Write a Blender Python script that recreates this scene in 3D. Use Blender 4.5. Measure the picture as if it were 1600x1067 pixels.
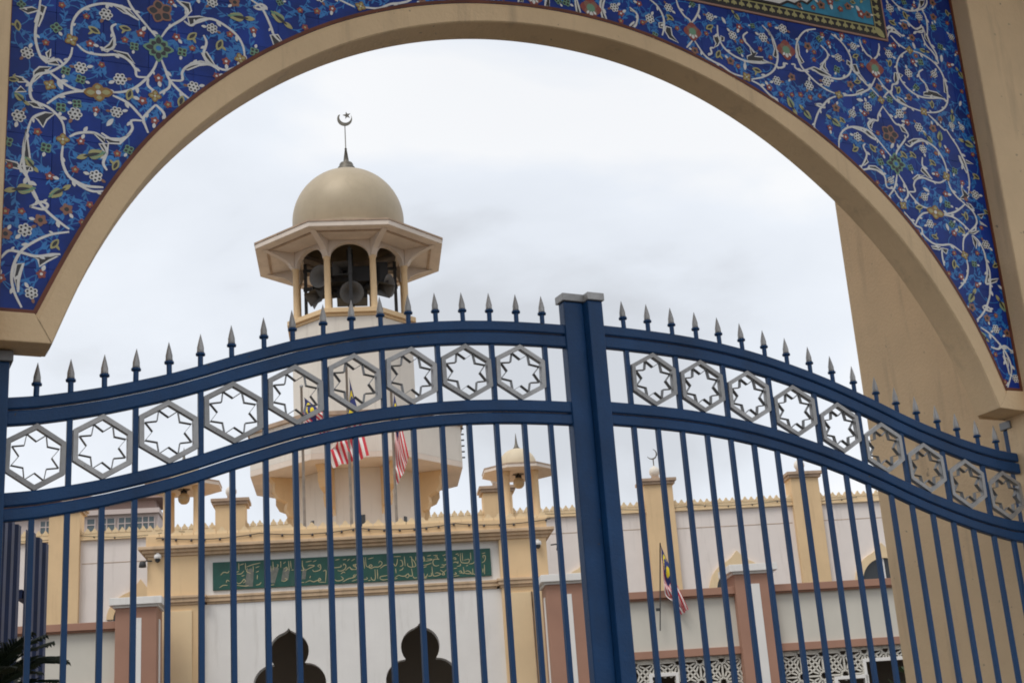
import bpy, bmesh, math, random
import numpy as np
from mathutils import Vector, Matrix, Euler

random.seed(7)
R = math.radians
for o in list(bpy.data.objects):
    bpy.data.objects.remove(o)
SC = bpy.context.scene
COL = SC.collection

# ------------------------------------------------------------------ camera
CAM = Vector((-3.392, -5.936, 1.6))
cr = Vector((0.901012, -0.428400, -0.068192)); cu = Vector((-0.073476, -0.305644, 0.949307)); cf = Vector((0.427525, 0.850327, 0.306866))
cd = bpy.data.cameras.new('camera'); cam = bpy.data.objects.new('camera', cd); COL.objects.link(cam)
cam.matrix_world = Matrix(((cr.x, cu.x, -cf.x, CAM.x), (cr.y, cu.y, -cf.y, CAM.y), (cr.z, cu.z, -cf.z, CAM.z), (0, 0, 0, 1)))
cd.sensor_width = 36.0; cd.lens = 50.62; cd.clip_end = 3000; cd.clip_start = 0.05
SC.camera = cam

# ------------------------------------------------------------------ sky, sun, exposure
SUN_EL, SUN_AZ = R(58), R(238)          # azimuth clockwise from +Y (behind the camera, to its left)
w = bpy.data.worlds.new('World'); SC.world = w; w.use_nodes = True
N = w.node_tree.nodes; LK = w.node_tree.links; N.clear()
def wn(t, **k):
    n = N.new(t)
    for a, b in k.items(): setattr(n, a, b)
    return n
sky = wn('ShaderNodeTexSky', sky_type='NISHITA', sun_disc=False, sun_elevation=SUN_EL, sun_rotation=SUN_AZ, air_density=1.0, dust_density=3.0)
tc = wn('ShaderNodeTexCoord')
mp = wn('ShaderNodeMapping'); mp.inputs['Scale'].default_value = (1.0, 1.0, 1.9); mp.inputs['Location'].default_value = (-5.033, 14.608, -2.994)
LK.new(tc.outputs['Generated'], mp.inputs['Vector'])
n1 = wn('ShaderNodeTexNoise'); n1.inputs['Scale'].default_value = 2.6; n1.inputs['Detail'].default_value = 7; n1.inputs['Roughness'].default_value = 0.48; n1.inputs['Distortion'].default_value = 0.25
n2 = wn('ShaderNodeTexNoise'); n2.inputs['Scale'].default_value = 1.7; n2.inputs['Detail'].default_value = 3
LK.new(mp.outputs[0], n1.inputs['Vector']); LK.new(mp.outputs[0], n2.inputs['Vector'])
ramp = wn('ShaderNodeValToRGB'); e = ramp.color_ramp.elements
SKYK = 10.0
e[0].position = 0.38; e[0].color = (0.64, 0.665, 0.705, 1)
e[1].position = 0.60; e[1].color = (0.935, 0.945, 0.96, 1)
for p, c in ((0.45, (0.78, 0.82, 0.88, 1)), (0.525, (0.83, 0.87, 0.93, 1))):
    q = e.new(p); q.color = c
LK.new(n1.outputs[0], ramp.inputs[0])
scl = wn('ShaderNodeVectorMath', operation='SCALE'); scl.inputs['Scale'].default_value = SKYK
LK.new(ramp.outputs[0], scl.inputs[0])
cov = wn('ShaderNodeMapRange'); cov.inputs['From Min'].default_value = 0.3; cov.inputs['From Max'].default_value = 0.62; cov.inputs['To Min'].default_value = 0.88; cov.inputs['To Max'].default_value = 0.98
LK.new(n2.outputs[0], cov.inputs[0])
mx = wn('ShaderNodeMix', data_type='RGBA'); LK.new(cov.outputs[0], mx.inputs['Factor'])
LK.new(sky.outputs[0], mx.inputs[6]); LK.new(scl.outputs[0], mx.inputs[7])
bg = wn('ShaderNodeBackground'); bg.inputs['Strength'].default_value = 0.1
out = wn('ShaderNodeOutputWorld'); LK.new(mx.outputs[2], bg.inputs[0]); LK.new(bg.outputs[0], out.inputs[0])
sd = bpy.data.lights.new('sun', 'SUN'); sd.energy = 1.5; sd.angle = R(24); sd.color = (1.0, 0.95, 0.88)
sun = bpy.data.objects.new('sun', sd); COL.objects.link(sun)
sdir = Vector((math.sin(SUN_AZ) * math.cos(SUN_EL), math.cos(SUN_AZ) * math.cos(SUN_EL), math.sin(SUN_EL)))
sun.location = sdir * 60; sun.rotation_euler = sdir.to_track_quat('Z', 'Y').to_euler()
vs = SC.view_settings; vs.view_transform = 'Standard'; vs.look = 'None'; vs.exposure = 0.12; vs.gamma = 1.0; vs.use_curve_mapping = False
SC.render.engine = 'CYCLES'
SC.cycles.filter_width = 1.85
SC.cycles.max_bounces = 6; SC.cycles.diffuse_bounces = 4

STROKES=[[[799,5509],[752,5454]],[[811,5506],[863,5429],[916,5400],[970,5383],[1034,5347],[1115,5337]],[[975,5635],[971,5580],[983,5528],[1015,5486],[1074,5455],[1149,5439],[1233,5444],[1287,5457],[1339,5450]],[[933,5486],[910,5479],[913,5450],[888,5431]],[[1176,5630],[1143,5600],[1148,5568],[1176,5539],[1203,5502]],[[1283,5693],[1312,5668],[1345,5625],[1359,5567],[1363,5506],[1340,5442],[1305,5399],[1240,5358],[1159,5330]],[[1158,5323],[1213,5303],[1276,5248],[1322,5232]],[[1340,5442],[1369,5438],[1398,5452],[1408,5472],[1427,5472]],[[1451,5476],[1475,5477],[1475,5459],[1503,5446],[1550,5448]],[[1665,5741],[1586,5713],[1529,5653],[1502,5586],[1503,5531],[1518,5479],[1549,5441],[1608,5390],[1676,5353],[1734,5338]],[[1530,5450],[1552,5457],[1594,5470],[1651,5446],[1717,5436],[1786,5439],[1854,5475],[1885,5530],[1892,5594],[1868,5652],[1830,5696],[1773,5730]],[[1682,5638],[1718,5607],[1722,5570],[1684,5526],[1672,5493],[1695,5466],[1726,5447]],[[1889,5556],[1895,5513],[1944,5472],[1973,5439],[2004,5420],[2058,5369]],[[2057,5497],[2004,5420],[1956,5387],[1881,5353],[1795,5333]],[[1738,5320],[1686,5294],[1638,5250],[1597,5201],[1568,5148],[1550,5098],[1579,5072]],[[1577,5243],[1619,5252],[1646,5236],[1616,5234],[1577,5243]],[[1979,5730],[1986,5690],[2016,5641],[2042,5627],[2059,5605]],[[2122,5730],[2119,5698],[2095,5643],[2069,5619],[2059,5605]],[[2068,5496],[2107,5443],[2144,5411],[2192,5363],[2273,5338],[2371,5323]],[[2222,5557],[2219,5487],[2176,5467],[2161,5427],[2129,5409],[2091,5371]],[[2341,5725],[2273,5674],[2237,5617],[2230,5565],[2254,5499],[2302,5450],[2369,5423],[2450,5424],[2534,5437],[2583,5426]],[[2371,5727],[2443,5717],[2518,5685],[2567,5636],[2591,5569],[2596,5486],[2582,5419],[2542,5368],[2484,5337],[2400,5321]],[[2433,5612],[2398,5587],[2398,5549],[2432,5516],[2447,5480]],[[2076,5314],[2029,5248],[2018,5210],[1980,5210],[1943,5180],[1948,5150],[1966,5135]],[[1701,4981],[1717,5055],[1756,5109],[1816,5139],[1885,5144],[1945,5131],[1981,5100],[2078,4987]],[[1816,5139],[1895,5124],[1945,5095],[1984,5080]],[[2075,5308],[2115,5255],[2149,5211],[2196,5200],[2230,5156],[2218,5129]],[[2107,4991],[2130,5037],[2193,5107],[2212,5135]],[[2196,5089],[2229,5076],[2271,5106],[2332,5128],[2388,5117],[2438,5081],[2470,5024],[2481,4970],[2477,4914]],[[1899,5046],[1881,5025],[1897,4980],[1875,4935],[1844,4895]],[[1844,4895],[1851,4878],[1908,4891],[1975,4883],[2004,4851],[2007,4792],[2057,4786]],[[2098,4887],[2080,4831],[2057,4786],[2009,4733]],[[2108,4886],[2139,4833],[2157,4781],[2142,4739]],[[2157,4781],[2212,4791],[2209,4830],[2238,4870],[2291,4886],[2353,4873],[2410,4871],[2466,4900]],[[2311,5020],[2301,4969],[2327,4924],[2355,4885]],[[2413,5311],[2463,5272],[2513,5229],[2535,5229]],[[2535,5230],[2562,5184],[2596,5133],[2620,5074],[2638,5020],[2644,4959],[2641,4897],[2619,4826]],[[2597,5071],[2604,5034],[2634,4964]],[[2478,4888],[2490,4840],[2524,4796],[2575,4760]],[[2574,4753],[2513,4710],[2458,4685],[2390,4670]],[[2158,4785],[2192,4742],[2234,4705],[2288,4694]],[[2155,4785],[2152,4755],[2118,4721]],[[2059,4779],[2080,4740],[2111,4720]],[[2562,4766],[2625,4719],[2646,4667],[2631,4629],[2581,4587],[2529,4545],[2510,4507],[2499,4458]],[[2393,4667],[2460,4663],[2513,4639],[2575,4592]],[[2591,4564],[2634,4527],[2658,4469],[2663,4410],[2674,4346],[2660,4268],[2642,4203]],[[2663,4410],[2653,4332],[2628,4271],[2660,4268]],[[2174,4581],[2195,4613],[2238,4654],[2283,4668]],[[2104,4650],[2150,4602],[2173,4575],[2212,4562],[2216,4527],[2242,4501],[2286,4476],[2342,4474],[2408,4484],[2454,4465],[2492,4440]],[[2337,4447],[2333,4393],[2337,4347]],[[2514,4407],[2513,4353],[2494,4299],[2459,4254],[2415,4215]],[[2666,4284],[2651,4216],[2603,4127],[2554,4070],[2510,4037]],[[2569,4120],[2603,4130],[2633,4100],[2586,4106],[2569,4120]],[[2529,3994],[2586,3963],[2633,3921],[2678,3867],[2704,3804],[2701,3740],[2651,3645]],[[2669,3866],[2669,3827],[2680,3771],[2682,3726]],[[2580,3882],[2630,3873],[2684,3896],[2720,3876],[2756,3853]],[[2278,6057],[2320,6021],[2379,6005],[2442,6012],[2484,6037],[2497,6073]],[[2441,6009],[2523,6045],[2556,6084],[2562,6114]],[[2508,6031],[2528,5990],[2531,5936],[2516,5856]],[[2319,5920],[2364,5928],[2396,5904],[2435,5885],[2484,5910],[2492,5890],[2476,5870],[2425,5866]],[[2473,5859],[2491,5791],[2532,5750],[2560,5706],[2566,5674]],[[2516,5856],[2529,5798],[2557,5749],[2567,5707]],[[2186,5892],[2197,5851],[2247,5860],[2284,5835],[2323,5812]],[[2197,5786],[2223,5828],[2271,5827],[2303,5806]],[[2224,5802],[2270,5756],[2325,5729]],[[78,5618],[82,5544]],[[89,5620],[105,5543]],[[237,5650],[230,5608],[235,5539]],[[261,5655],[244,5599],[261,5535]],[[413,5638],[457,5599],[445,5544],[430,5518]],[[434,5554],[400,5521]],[[547,5712],[592,5679],[622,5619],[620,5554],[602,5501]],[[720,5746],[730,5700],[761,5652],[790,5634],[799,5609]],[[870,5746],[861,5702],[829,5647],[799,5612]]]
BLACKS=[[[940,5559],[963,5567],[981,5558],[977,5533],[961,5506],[933,5486],[950,5516],[940,5538]],[[989,5571],[1010,5563],[1004,5541],[984,5538]],[[1174,5548],[1204,5508],[1223,5506],[1200,5480],[1259,5485],[1257,5469],[1332,5449],[1268,5456],[1149,5443],[1150,5472],[1182,5489]],[[1320,5676],[1349,5608],[1366,5525],[1352,5498],[1331,5507],[1347,5552],[1338,5624]],[[1521,5621],[1519,5546],[1542,5504],[1524,5492],[1507,5532],[1504,5581]],[[1610,5485],[1662,5473],[1725,5441],[1644,5448],[1594,5467],[1566,5466]],[[1677,5525],[1701,5541],[1691,5503],[1709,5469],[1690,5478],[1672,5493],[1658,5509]],[[1861,5573],[1887,5562],[1879,5539],[1856,5547]],[[1895,5551],[1924,5556],[1941,5496],[1981,5447],[1942,5459],[1909,5509]],[[1899,5377],[1945,5400],[1961,5391],[1881,5355]],[[2191,5394],[2231,5382],[2267,5344],[2207,5365]],[[2206,5551],[2232,5552],[2232,5514],[2200,5480],[2194,5508]],[[2243,5554],[2266,5545],[2244,5523]],[[2430,5510],[2453,5475],[2511,5472],[2571,5437],[2475,5440],[2401,5435],[2409,5455],[2436,5466]],[[2584,5574],[2604,5526],[2594,5479],[2573,5482]],[[1971,5196],[2001,5210],[1976,5185],[1963,5152],[1945,5168]],[[1844,5143],[1926,5141],[1950,5120],[1979,5088],[1933,5105],[1883,5134]],[[2171,5215],[2210,5196],[2230,5156],[2190,5168]],[[2221,5105],[2268,5130],[2327,5139],[2376,5128],[2304,5128],[2239,5089]],[[1890,4961],[1899,4932],[1871,4910],[1848,4898],[1870,4928]],[[1898,4908],[1946,4912],[1990,4888],[2002,4859],[1949,4888],[1895,4893]],[[2210,4869],[2251,4899],[2305,4904],[2247,4880],[2222,4859]],[[2294,4953],[2324,4924],[2360,4889],[2328,4894],[2282,4930]],[[2604,5068],[2634,5051],[2637,4995],[2617,5023]],[[2645,5049],[2700,5029],[2647,5028]],[[2544,4786],[2576,4815],[2571,4860],[2596,4839],[2620,4814],[2589,4789]],[[2591,4768],[2619,4759],[2642,4731],[2613,4734]],[[2653,4332],[2669,4322],[2658,4273],[2633,4274]],[[2674,4296],[2735,4308],[2712,4288],[2668,4272]],[[2564,4573],[2620,4594],[2650,4598],[2607,4572]],[[2587,4560],[2619,4525],[2602,4481],[2590,4510]],[[2262,4459],[2325,4460],[2342,4456],[2318,4442],[2273,4446]],[[2346,4456],[2384,4452],[2367,4423],[2345,4436]],[[2661,4699],[2711,4710],[2686,4678]],[[2667,4660],[2683,4650],[2720,4632],[2674,4643]],[[2658,3833],[2691,3819],[2687,3774],[2667,3802]],[[2720,3876],[2760,3855],[2724,3857]],[[2502,6096],[2544,6104],[2530,6074],[2501,6046]],[[2439,5890],[2483,5907],[2489,5889],[2451,5872]],[[2499,5894],[2511,5855],[2524,5797],[2493,5835]],[[2204,5841],[2247,5859],[2276,5838],[2223,5827]],[[80,5616],[89,5617],[104,5545],[83,5545]],[[240,5647],[259,5651],[245,5599],[258,5538],[237,5542],[232,5608]],[[416,5635],[446,5609],[417,5618]],[[589,5575],[619,5584],[615,5547],[589,5548]],[[633,5562],[664,5559],[666,5515],[702,5475],[644,5494],[624,5531]],[[407,5525],[433,5551],[427,5520]]]
FLOWERS=[[802,5561,"P"],[1070,5587,"w"],[922,5613,"y"],[893,5566,"s"],[1124,5560,"s"],[1121,5651,"r"],[1278,5613,"w"],[1247,5534,"s"],[1103,5499,"g"],[1428,5561,"P"],[957,5452,"y"],[803,5445,"o"],[1032,5421,"o"],[1079,5396,"s"],[1125,5404,"W"],[1207,5394,"y"],[1128,5339,"c"],[1425,5696,"w"],[1587,5614,"o"],[1679,5678,"g"],[1742,5664,"r"],[1626,5584,"s"],[1618,5533,"s"],[1441,5392,"o"],[1333,5350,"w"],[1273,5298,"r"],[1555,5357,"w"],[1350,5269,"s"],[1424,5278,"s"],[1485,5288,"s"],[1550,5281,"s"],[1620,5301,"s"],[1417,5196,"L"],[1495,5191,"L"],[1684,5403,"w"],[1705,5711,"s"],[1799,5578,"w"],[1775,5499,"g"],[1924,5675,"w"],[1931,5613,"y"],[1966,5557,"s"],[2061,5554,"P"],[2186,5672,"w"],[2181,5607,"y"],[2066,5430,"o"],[2069,5349,"c"],[1857,5414,"o"],[1911,5441,"y"],[1761,5333,"c"],[1725,5245,"o"],[2009,5371,"g"],[2135,5363,"g"],[1910,5324,"W"],[1960,5289,"w"],[1927,5240,"r"],[1838,5227,"w"],[2194,5282,"w"],[2234,5320,"W"],[2213,5435,"y"],[2286,5403,"o"],[2314,5566,"w"],[2363,5652,"r"],[2424,5659,"g"],[2355,5478,"g"],[2514,5594,"w"],[2502,5518,"s"],[2456,5380,"y"],[2382,5324,"c"],[2353,5727,"c"],[2393,5764,"W"],[2389,5818,"o"],[2235,5738,"r"],[2604,5795,"g"],[2394,5696,"s"],[1850,5731,"r"],[1685,5166,"L"],[1850,5081,"w"],[1818,4998,"y"],[1946,5026,"y"],[1763,5068,"r"],[1659,5109,"r"],[2092,5135,"O"],[2096,5062,"W"],[2012,5008,"r"],[1990,4945,"g"],[2102,4948,"G"],[2206,4938,"g"],[2174,5013,"y"],[2243,5023,"y"],[2325,5074,"w"],[2384,4993,"y"],[2420,5060,"s"],[2399,4922,"r"],[2103,4786,"r"],[2320,5213,"w"],[2431,5223,"o"],[2238,5231,"r"],[2467,5147,"L"],[2470,4919,"c"],[2297,4811,"W"],[2542,4964,"g"],[2585,4892,"r"],[2513,5090,"r"],[2274,4764,"w"],[2670,4827,"w"],[2439,4803,"r"],[2394,4761,"W"],[2440,4737,"g"],[2105,4689,"c"],[2224,4692,"y"],[2338,4676,"C"],[2568,4677,"y"],[2283,4598,"w"],[2446,4614,"g"],[2704,4948,"y"],[2663,5168,"L"],[2409,4591,"W"],[2453,4560,"r"],[2516,4585,"y"],[2682,4514,"w"],[2603,4452,"s"],[2504,4429,"c"],[2426,4433,"s"],[2412,4366,"y"],[2566,4382,"g"],[2727,4387,"y"],[2449,4291,"r"],[2559,4252,"r"],[2516,4191,"L"],[2713,4163,"L"],[2490,4110,"o"],[2590,4054,"o"],[2642,3993,"w"],[2723,3974,"o"],[2746,3775,"r"],[2660,4076,"s"],[2639,3679,"s"],[2254,5992,"w"],[2365,5967,"y"],[2475,5977,"w"],[2592,5997,"o"],[2577,5922,"g"],[2344,5889,"o"],[2253,5894,"y"],[2374,6059,"g"],[2606,6100,"o"],[2648,5678,"r"],[2597,5715,"W"],[316,5616,"w"],[476,5671,"r"],[354,5588,"r"],[170,5584,"P"],[349,5541,"s"],[534,5591,"w"],[485,5558,"s"],[663,5684,"w"],[668,5622,"y"],[704,5564,"s"],[930,5679,"w"],[24,5590,"g"]]
STROKES_L=[[[-2613,5081],[-2619,4996],[-2628,4939],[-2626,4875],[-2605,4806],[-2577,4775]],[[-2609,4806],[-2577,4784],[-2531,4801],[-2506,4778]],[[-2473,4871],[-2480,4828],[-2507,4783],[-2560,4737],[-2614,4714],[-2639,4665],[-2641,4620],[-2625,4587],[-2571,4569],[-2531,4540],[-2503,4500],[-2494,4448]],[[-2568,4736],[-2512,4695],[-2464,4672],[-2417,4666]],[[-2571,4582],[-2518,4631],[-2456,4659],[-2417,4666]],[[-2478,4921],[-2476,4987],[-2450,5048],[-2402,5090],[-2338,5115],[-2272,5116],[-2222,5106]],[[-2338,5115],[-2272,5111],[-2230,5081],[-2188,5060]],[[-2239,5156],[-2222,5121],[-2189,5079],[-2104,4981]],[[-2087,4993],[-2054,5048],[-1986,5109],[-1969,5151],[-2003,5183],[-2021,5199]],[[-1986,5094],[-1952,5077],[-1917,5112],[-1857,5129],[-1796,5106],[-1743,5067],[-1713,5014],[-1705,4947]],[[-2454,4889],[-2413,4859],[-2349,4856],[-2284,4868],[-2235,4853],[-2202,4813],[-2193,4777],[-2144,4781]],[[-2287,5023],[-2307,5000],[-2294,4946],[-2301,4898],[-2349,4880]],[[-2103,4877],[-2120,4827],[-2152,4774],[-2201,4720],[-2249,4693],[-2298,4681]],[[-2087,4880],[-2070,4835],[-2049,4783],[-2002,4734],[-1960,4704]],[[-2049,4783],[-1994,4792],[-1994,4830],[-1969,4867],[-1918,4890],[-1858,4891],[-1797,4878],[-1727,4914]],[[-1896,5039],[-1883,5002],[-1896,4942],[-1875,4907],[-1840,4885]],[[-2144,4776],[-2144,4739],[-2102,4708]],[[-2049,4783],[-2053,4745],[-2094,4710]],[[-2110,4652],[-2151,4599],[-2163,4570],[-2142,4509]],[[-2110,4652],[-2077,4620],[-2068,4585]],[[-2297,4667],[-2232,4641],[-2183,4594],[-2163,4570]],[[-2163,4565],[-2215,4557],[-2211,4517],[-2246,4467],[-2294,4455],[-2342,4479]],[[-2474,4442],[-2436,4465],[-2373,4475],[-2326,4455]],[[-2333,4427],[-2317,4394],[-2331,4339],[-2315,4306]],[[-2500,4403],[-2502,4333],[-2478,4266],[-2430,4225],[-2376,4202],[-2321,4209]],[[-2477,4258],[-2407,4224],[-2329,4225]],[[-2633,4497],[-2650,4425],[-2659,4354],[-2652,4269],[-2627,4203],[-2595,4139]],[[-2577,4541],[-2615,4518],[-2633,4497]],[[-2674,4686],[-2647,4664],[-2634,4630]],[[-1674,5269],[-1625,5238],[-1599,5193],[-1577,5138],[-1564,5100],[-1529,5067]],[[-1661,5231],[-1625,5253],[-1598,5238],[-1634,5224],[-1661,5231]],[[-2678,4276],[-2641,4232],[-2609,4154],[-2564,4095],[-2505,4045],[-2464,4017]],[[-2464,4005],[-2539,3984],[-2603,3945],[-2651,3900],[-2677,3842],[-2685,3779],[-2672,3717],[-2642,3654]],[[-2642,3846],[-2657,3781],[-2658,3719]],[[-2733,3856],[-2700,3895],[-2650,3892],[-2593,3882],[-2530,3897],[-2497,3901]],[[-2625,4100],[-2580,4126],[-2554,4116],[-2571,4094],[-2625,4100]],[[-799,5509],[-752,5454]],[[-811,5506],[-863,5429],[-916,5400],[-970,5383],[-1034,5347],[-1115,5337]],[[-975,5635],[-971,5580],[-983,5528],[-1015,5486],[-1074,5455],[-1149,5439],[-1233,5444],[-1287,5457],[-1339,5450]],[[-933,5486],[-910,5479],[-913,5450],[-888,5431]],[[-1176,5630],[-1143,5600],[-1148,5568],[-1176,5539],[-1203,5502]],[[-1283,5693],[-1312,5668],[-1345,5625],[-1359,5567],[-1363,5506],[-1340,5442],[-1305,5399],[-1240,5358],[-1159,5330]],[[-1340,5442],[-1369,5438],[-1398,5452],[-1408,5472],[-1427,5472]],[[-1451,5476],[-1475,5477],[-1475,5459],[-1503,5446],[-1550,5448]],[[-1665,5741],[-1586,5713],[-1529,5653],[-1502,5586],[-1503,5531],[-1518,5479],[-1549,5441],[-1608,5390],[-1676,5353],[-1734,5338]],[[-1530,5450],[-1552,5457],[-1594,5470],[-1651,5446],[-1717,5436],[-1786,5439],[-1854,5475],[-1885,5530],[-1892,5594],[-1868,5652],[-1830,5696],[-1773,5730]],[[-1682,5638],[-1718,5607],[-1722,5570],[-1684,5526],[-1672,5493],[-1695,5466],[-1726,5447]],[[-1889,5556],[-1895,5513],[-1944,5472],[-1973,5439],[-2004,5420],[-2058,5369]],[[-2057,5497],[-2004,5420],[-1956,5387],[-1881,5353],[-1795,5333]],[[-1979,5730],[-1986,5690],[-2016,5641],[-2042,5627],[-2059,5605]],[[-2122,5730],[-2119,5698],[-2095,5643],[-2069,5619],[-2059,5605]],[[-2068,5496],[-2107,5443],[-2144,5411],[-2192,5363],[-2273,5338],[-2371,5323]],[[-2222,5557],[-2219,5487],[-2176,5467],[-2161,5427],[-2129,5409],[-2091,5371]],[[-2341,5725],[-2273,5674],[-2237,5617],[-2230,5565],[-2254,5499],[-2302,5450],[-2369,5423],[-2450,5424],[-2534,5437],[-2583,5426]],[[-2433,5612],[-2398,5587],[-2398,5549],[-2432,5516],[-2447,5480]],[[-2413,5311],[-2463,5272],[-2513,5229],[-2535,5229]],[[-78,5618],[-82,5544]],[[-89,5620],[-105,5543]],[[-237,5650],[-230,5608],[-235,5539]],[[-261,5655],[-244,5599],[-261,5535]],[[-413,5638],[-457,5599],[-445,5544],[-430,5518]],[[-434,5554],[-400,5521]],[[-547,5712],[-592,5679],[-622,5619],[-620,5554],[-602,5501]],[[-720,5746],[-730,5700],[-761,5652],[-790,5634],[-799,5609]],[[-870,5746],[-861,5702],[-829,5647],[-799,5612]]]
BLACKS_L=[[[-2613,5055],[-2589,5049],[-2603,4990],[-2617,4946],[-2633,4966],[-2619,5024]],[[-2697,5018],[-2647,5037],[-2616,5027],[-2662,5002]],[[-2563,4846],[-2582,4824],[-2573,4794],[-2564,4814]],[[-2589,4800],[-2538,4795],[-2524,4775],[-2569,4774]],[[-2629,4725],[-2607,4752],[-2557,4760],[-2591,4723],[-2629,4676]],[[-2305,5114],[-2239,5108],[-2204,5075],[-2255,5084]],[[-2004,5193],[-1961,5192],[-1952,5154],[-1973,5121],[-1982,5163]],[[-1969,5117],[-1917,5132],[-1861,5131],[-1935,5091],[-1960,5078]],[[-2301,4888],[-2236,4883],[-2204,4838],[-2252,4867]],[[-2298,4954],[-2288,4919],[-2325,4875],[-2349,4880],[-2316,4914]],[[-1987,4848],[-1952,4886],[-1909,4903],[-1853,4897],[-1918,4879],[-1969,4848]],[[-1905,4945],[-1883,4954],[-1858,4915],[-1834,4874],[-1883,4899]],[[-2326,4457],[-2262,4463],[-2218,4493],[-2262,4439],[-2309,4435]],[[-2375,4473],[-2330,4459],[-2325,4427]],[[-2350,4425],[-2312,4432],[-2316,4381],[-2334,4400]],[[-2651,4451],[-2631,4315],[-2620,4263],[-2665,4256],[-2669,4283],[-2655,4354]],[[-2712,4693],[-2674,4690],[-2658,4671],[-2689,4666]],[[-2702,4617],[-2680,4647],[-2657,4626]],[[-2651,4578],[-2609,4585],[-2580,4557],[-2624,4559]],[[-2623,4515],[-2577,4541],[-2537,4541],[-2569,4507],[-2583,4470],[-2604,4500]],[[-2735,4300],[-2683,4292],[-2658,4262],[-2704,4268]],[[-1582,5097],[-1546,5106],[-1527,5077],[-1565,5044]],[[-2669,3839],[-2640,3846],[-2651,3798],[-2662,3726],[-2676,3787]],[[-2608,3881],[-2537,3889],[-2507,3892],[-2543,3868],[-2578,3839],[-2584,3868]],[[-2678,4276],[-2628,4283],[-2641,4249],[-2666,4253]],[[-940,5559],[-963,5567],[-981,5558],[-977,5533],[-961,5506],[-933,5486],[-950,5516],[-940,5538]],[[-989,5571],[-1010,5563],[-1004,5541],[-984,5538]],[[-1174,5548],[-1204,5508],[-1223,5506],[-1200,5480],[-1259,5485],[-1257,5469],[-1332,5449],[-1268,5456],[-1149,5443],[-1150,5472],[-1182,5489]],[[-1320,5676],[-1349,5608],[-1366,5525],[-1352,5498],[-1331,5507],[-1347,5552],[-1338,5624]],[[-1521,5621],[-1519,5546],[-1542,5504],[-1524,5492],[-1507,5532],[-1504,5581]],[[-1610,5485],[-1662,5473],[-1725,5441],[-1644,5448],[-1594,5467],[-1566,5466]],[[-1677,5525],[-1701,5541],[-1691,5503],[-1709,5469],[-1690,5478],[-1672,5493],[-1658,5509]],[[-1861,5573],[-1887,5562],[-1879,5539],[-1856,5547]],[[-1895,5551],[-1924,5556],[-1941,5496],[-1981,5447],[-1942,5459],[-1909,5509]],[[-1899,5377],[-1945,5400],[-1961,5391],[-1881,5355]],[[-2191,5394],[-2231,5382],[-2267,5344],[-2207,5365]],[[-2206,5551],[-2232,5552],[-2232,5514],[-2200,5480],[-2194,5508]],[[-2243,5554],[-2266,5545],[-2244,5523]],[[-2430,5510],[-2453,5475],[-2511,5472],[-2571,5437],[-2475,5440],[-2401,5435],[-2409,5455],[-2436,5466]],[[-2584,5574],[-2604,5526],[-2594,5479],[-2573,5482]],[[-80,5616],[-89,5617],[-104,5545],[-83,5545]],[[-240,5647],[-259,5651],[-245,5599],[-258,5538],[-237,5542],[-232,5608]],[[-416,5635],[-446,5609],[-417,5618]],[[-589,5575],[-619,5584],[-615,5547],[-589,5548]],[[-633,5562],[-664,5559],[-666,5515],[-702,5475],[-644,5494],[-624,5531]],[[-407,5525],[-433,5551],[-427,5520]]]
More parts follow.
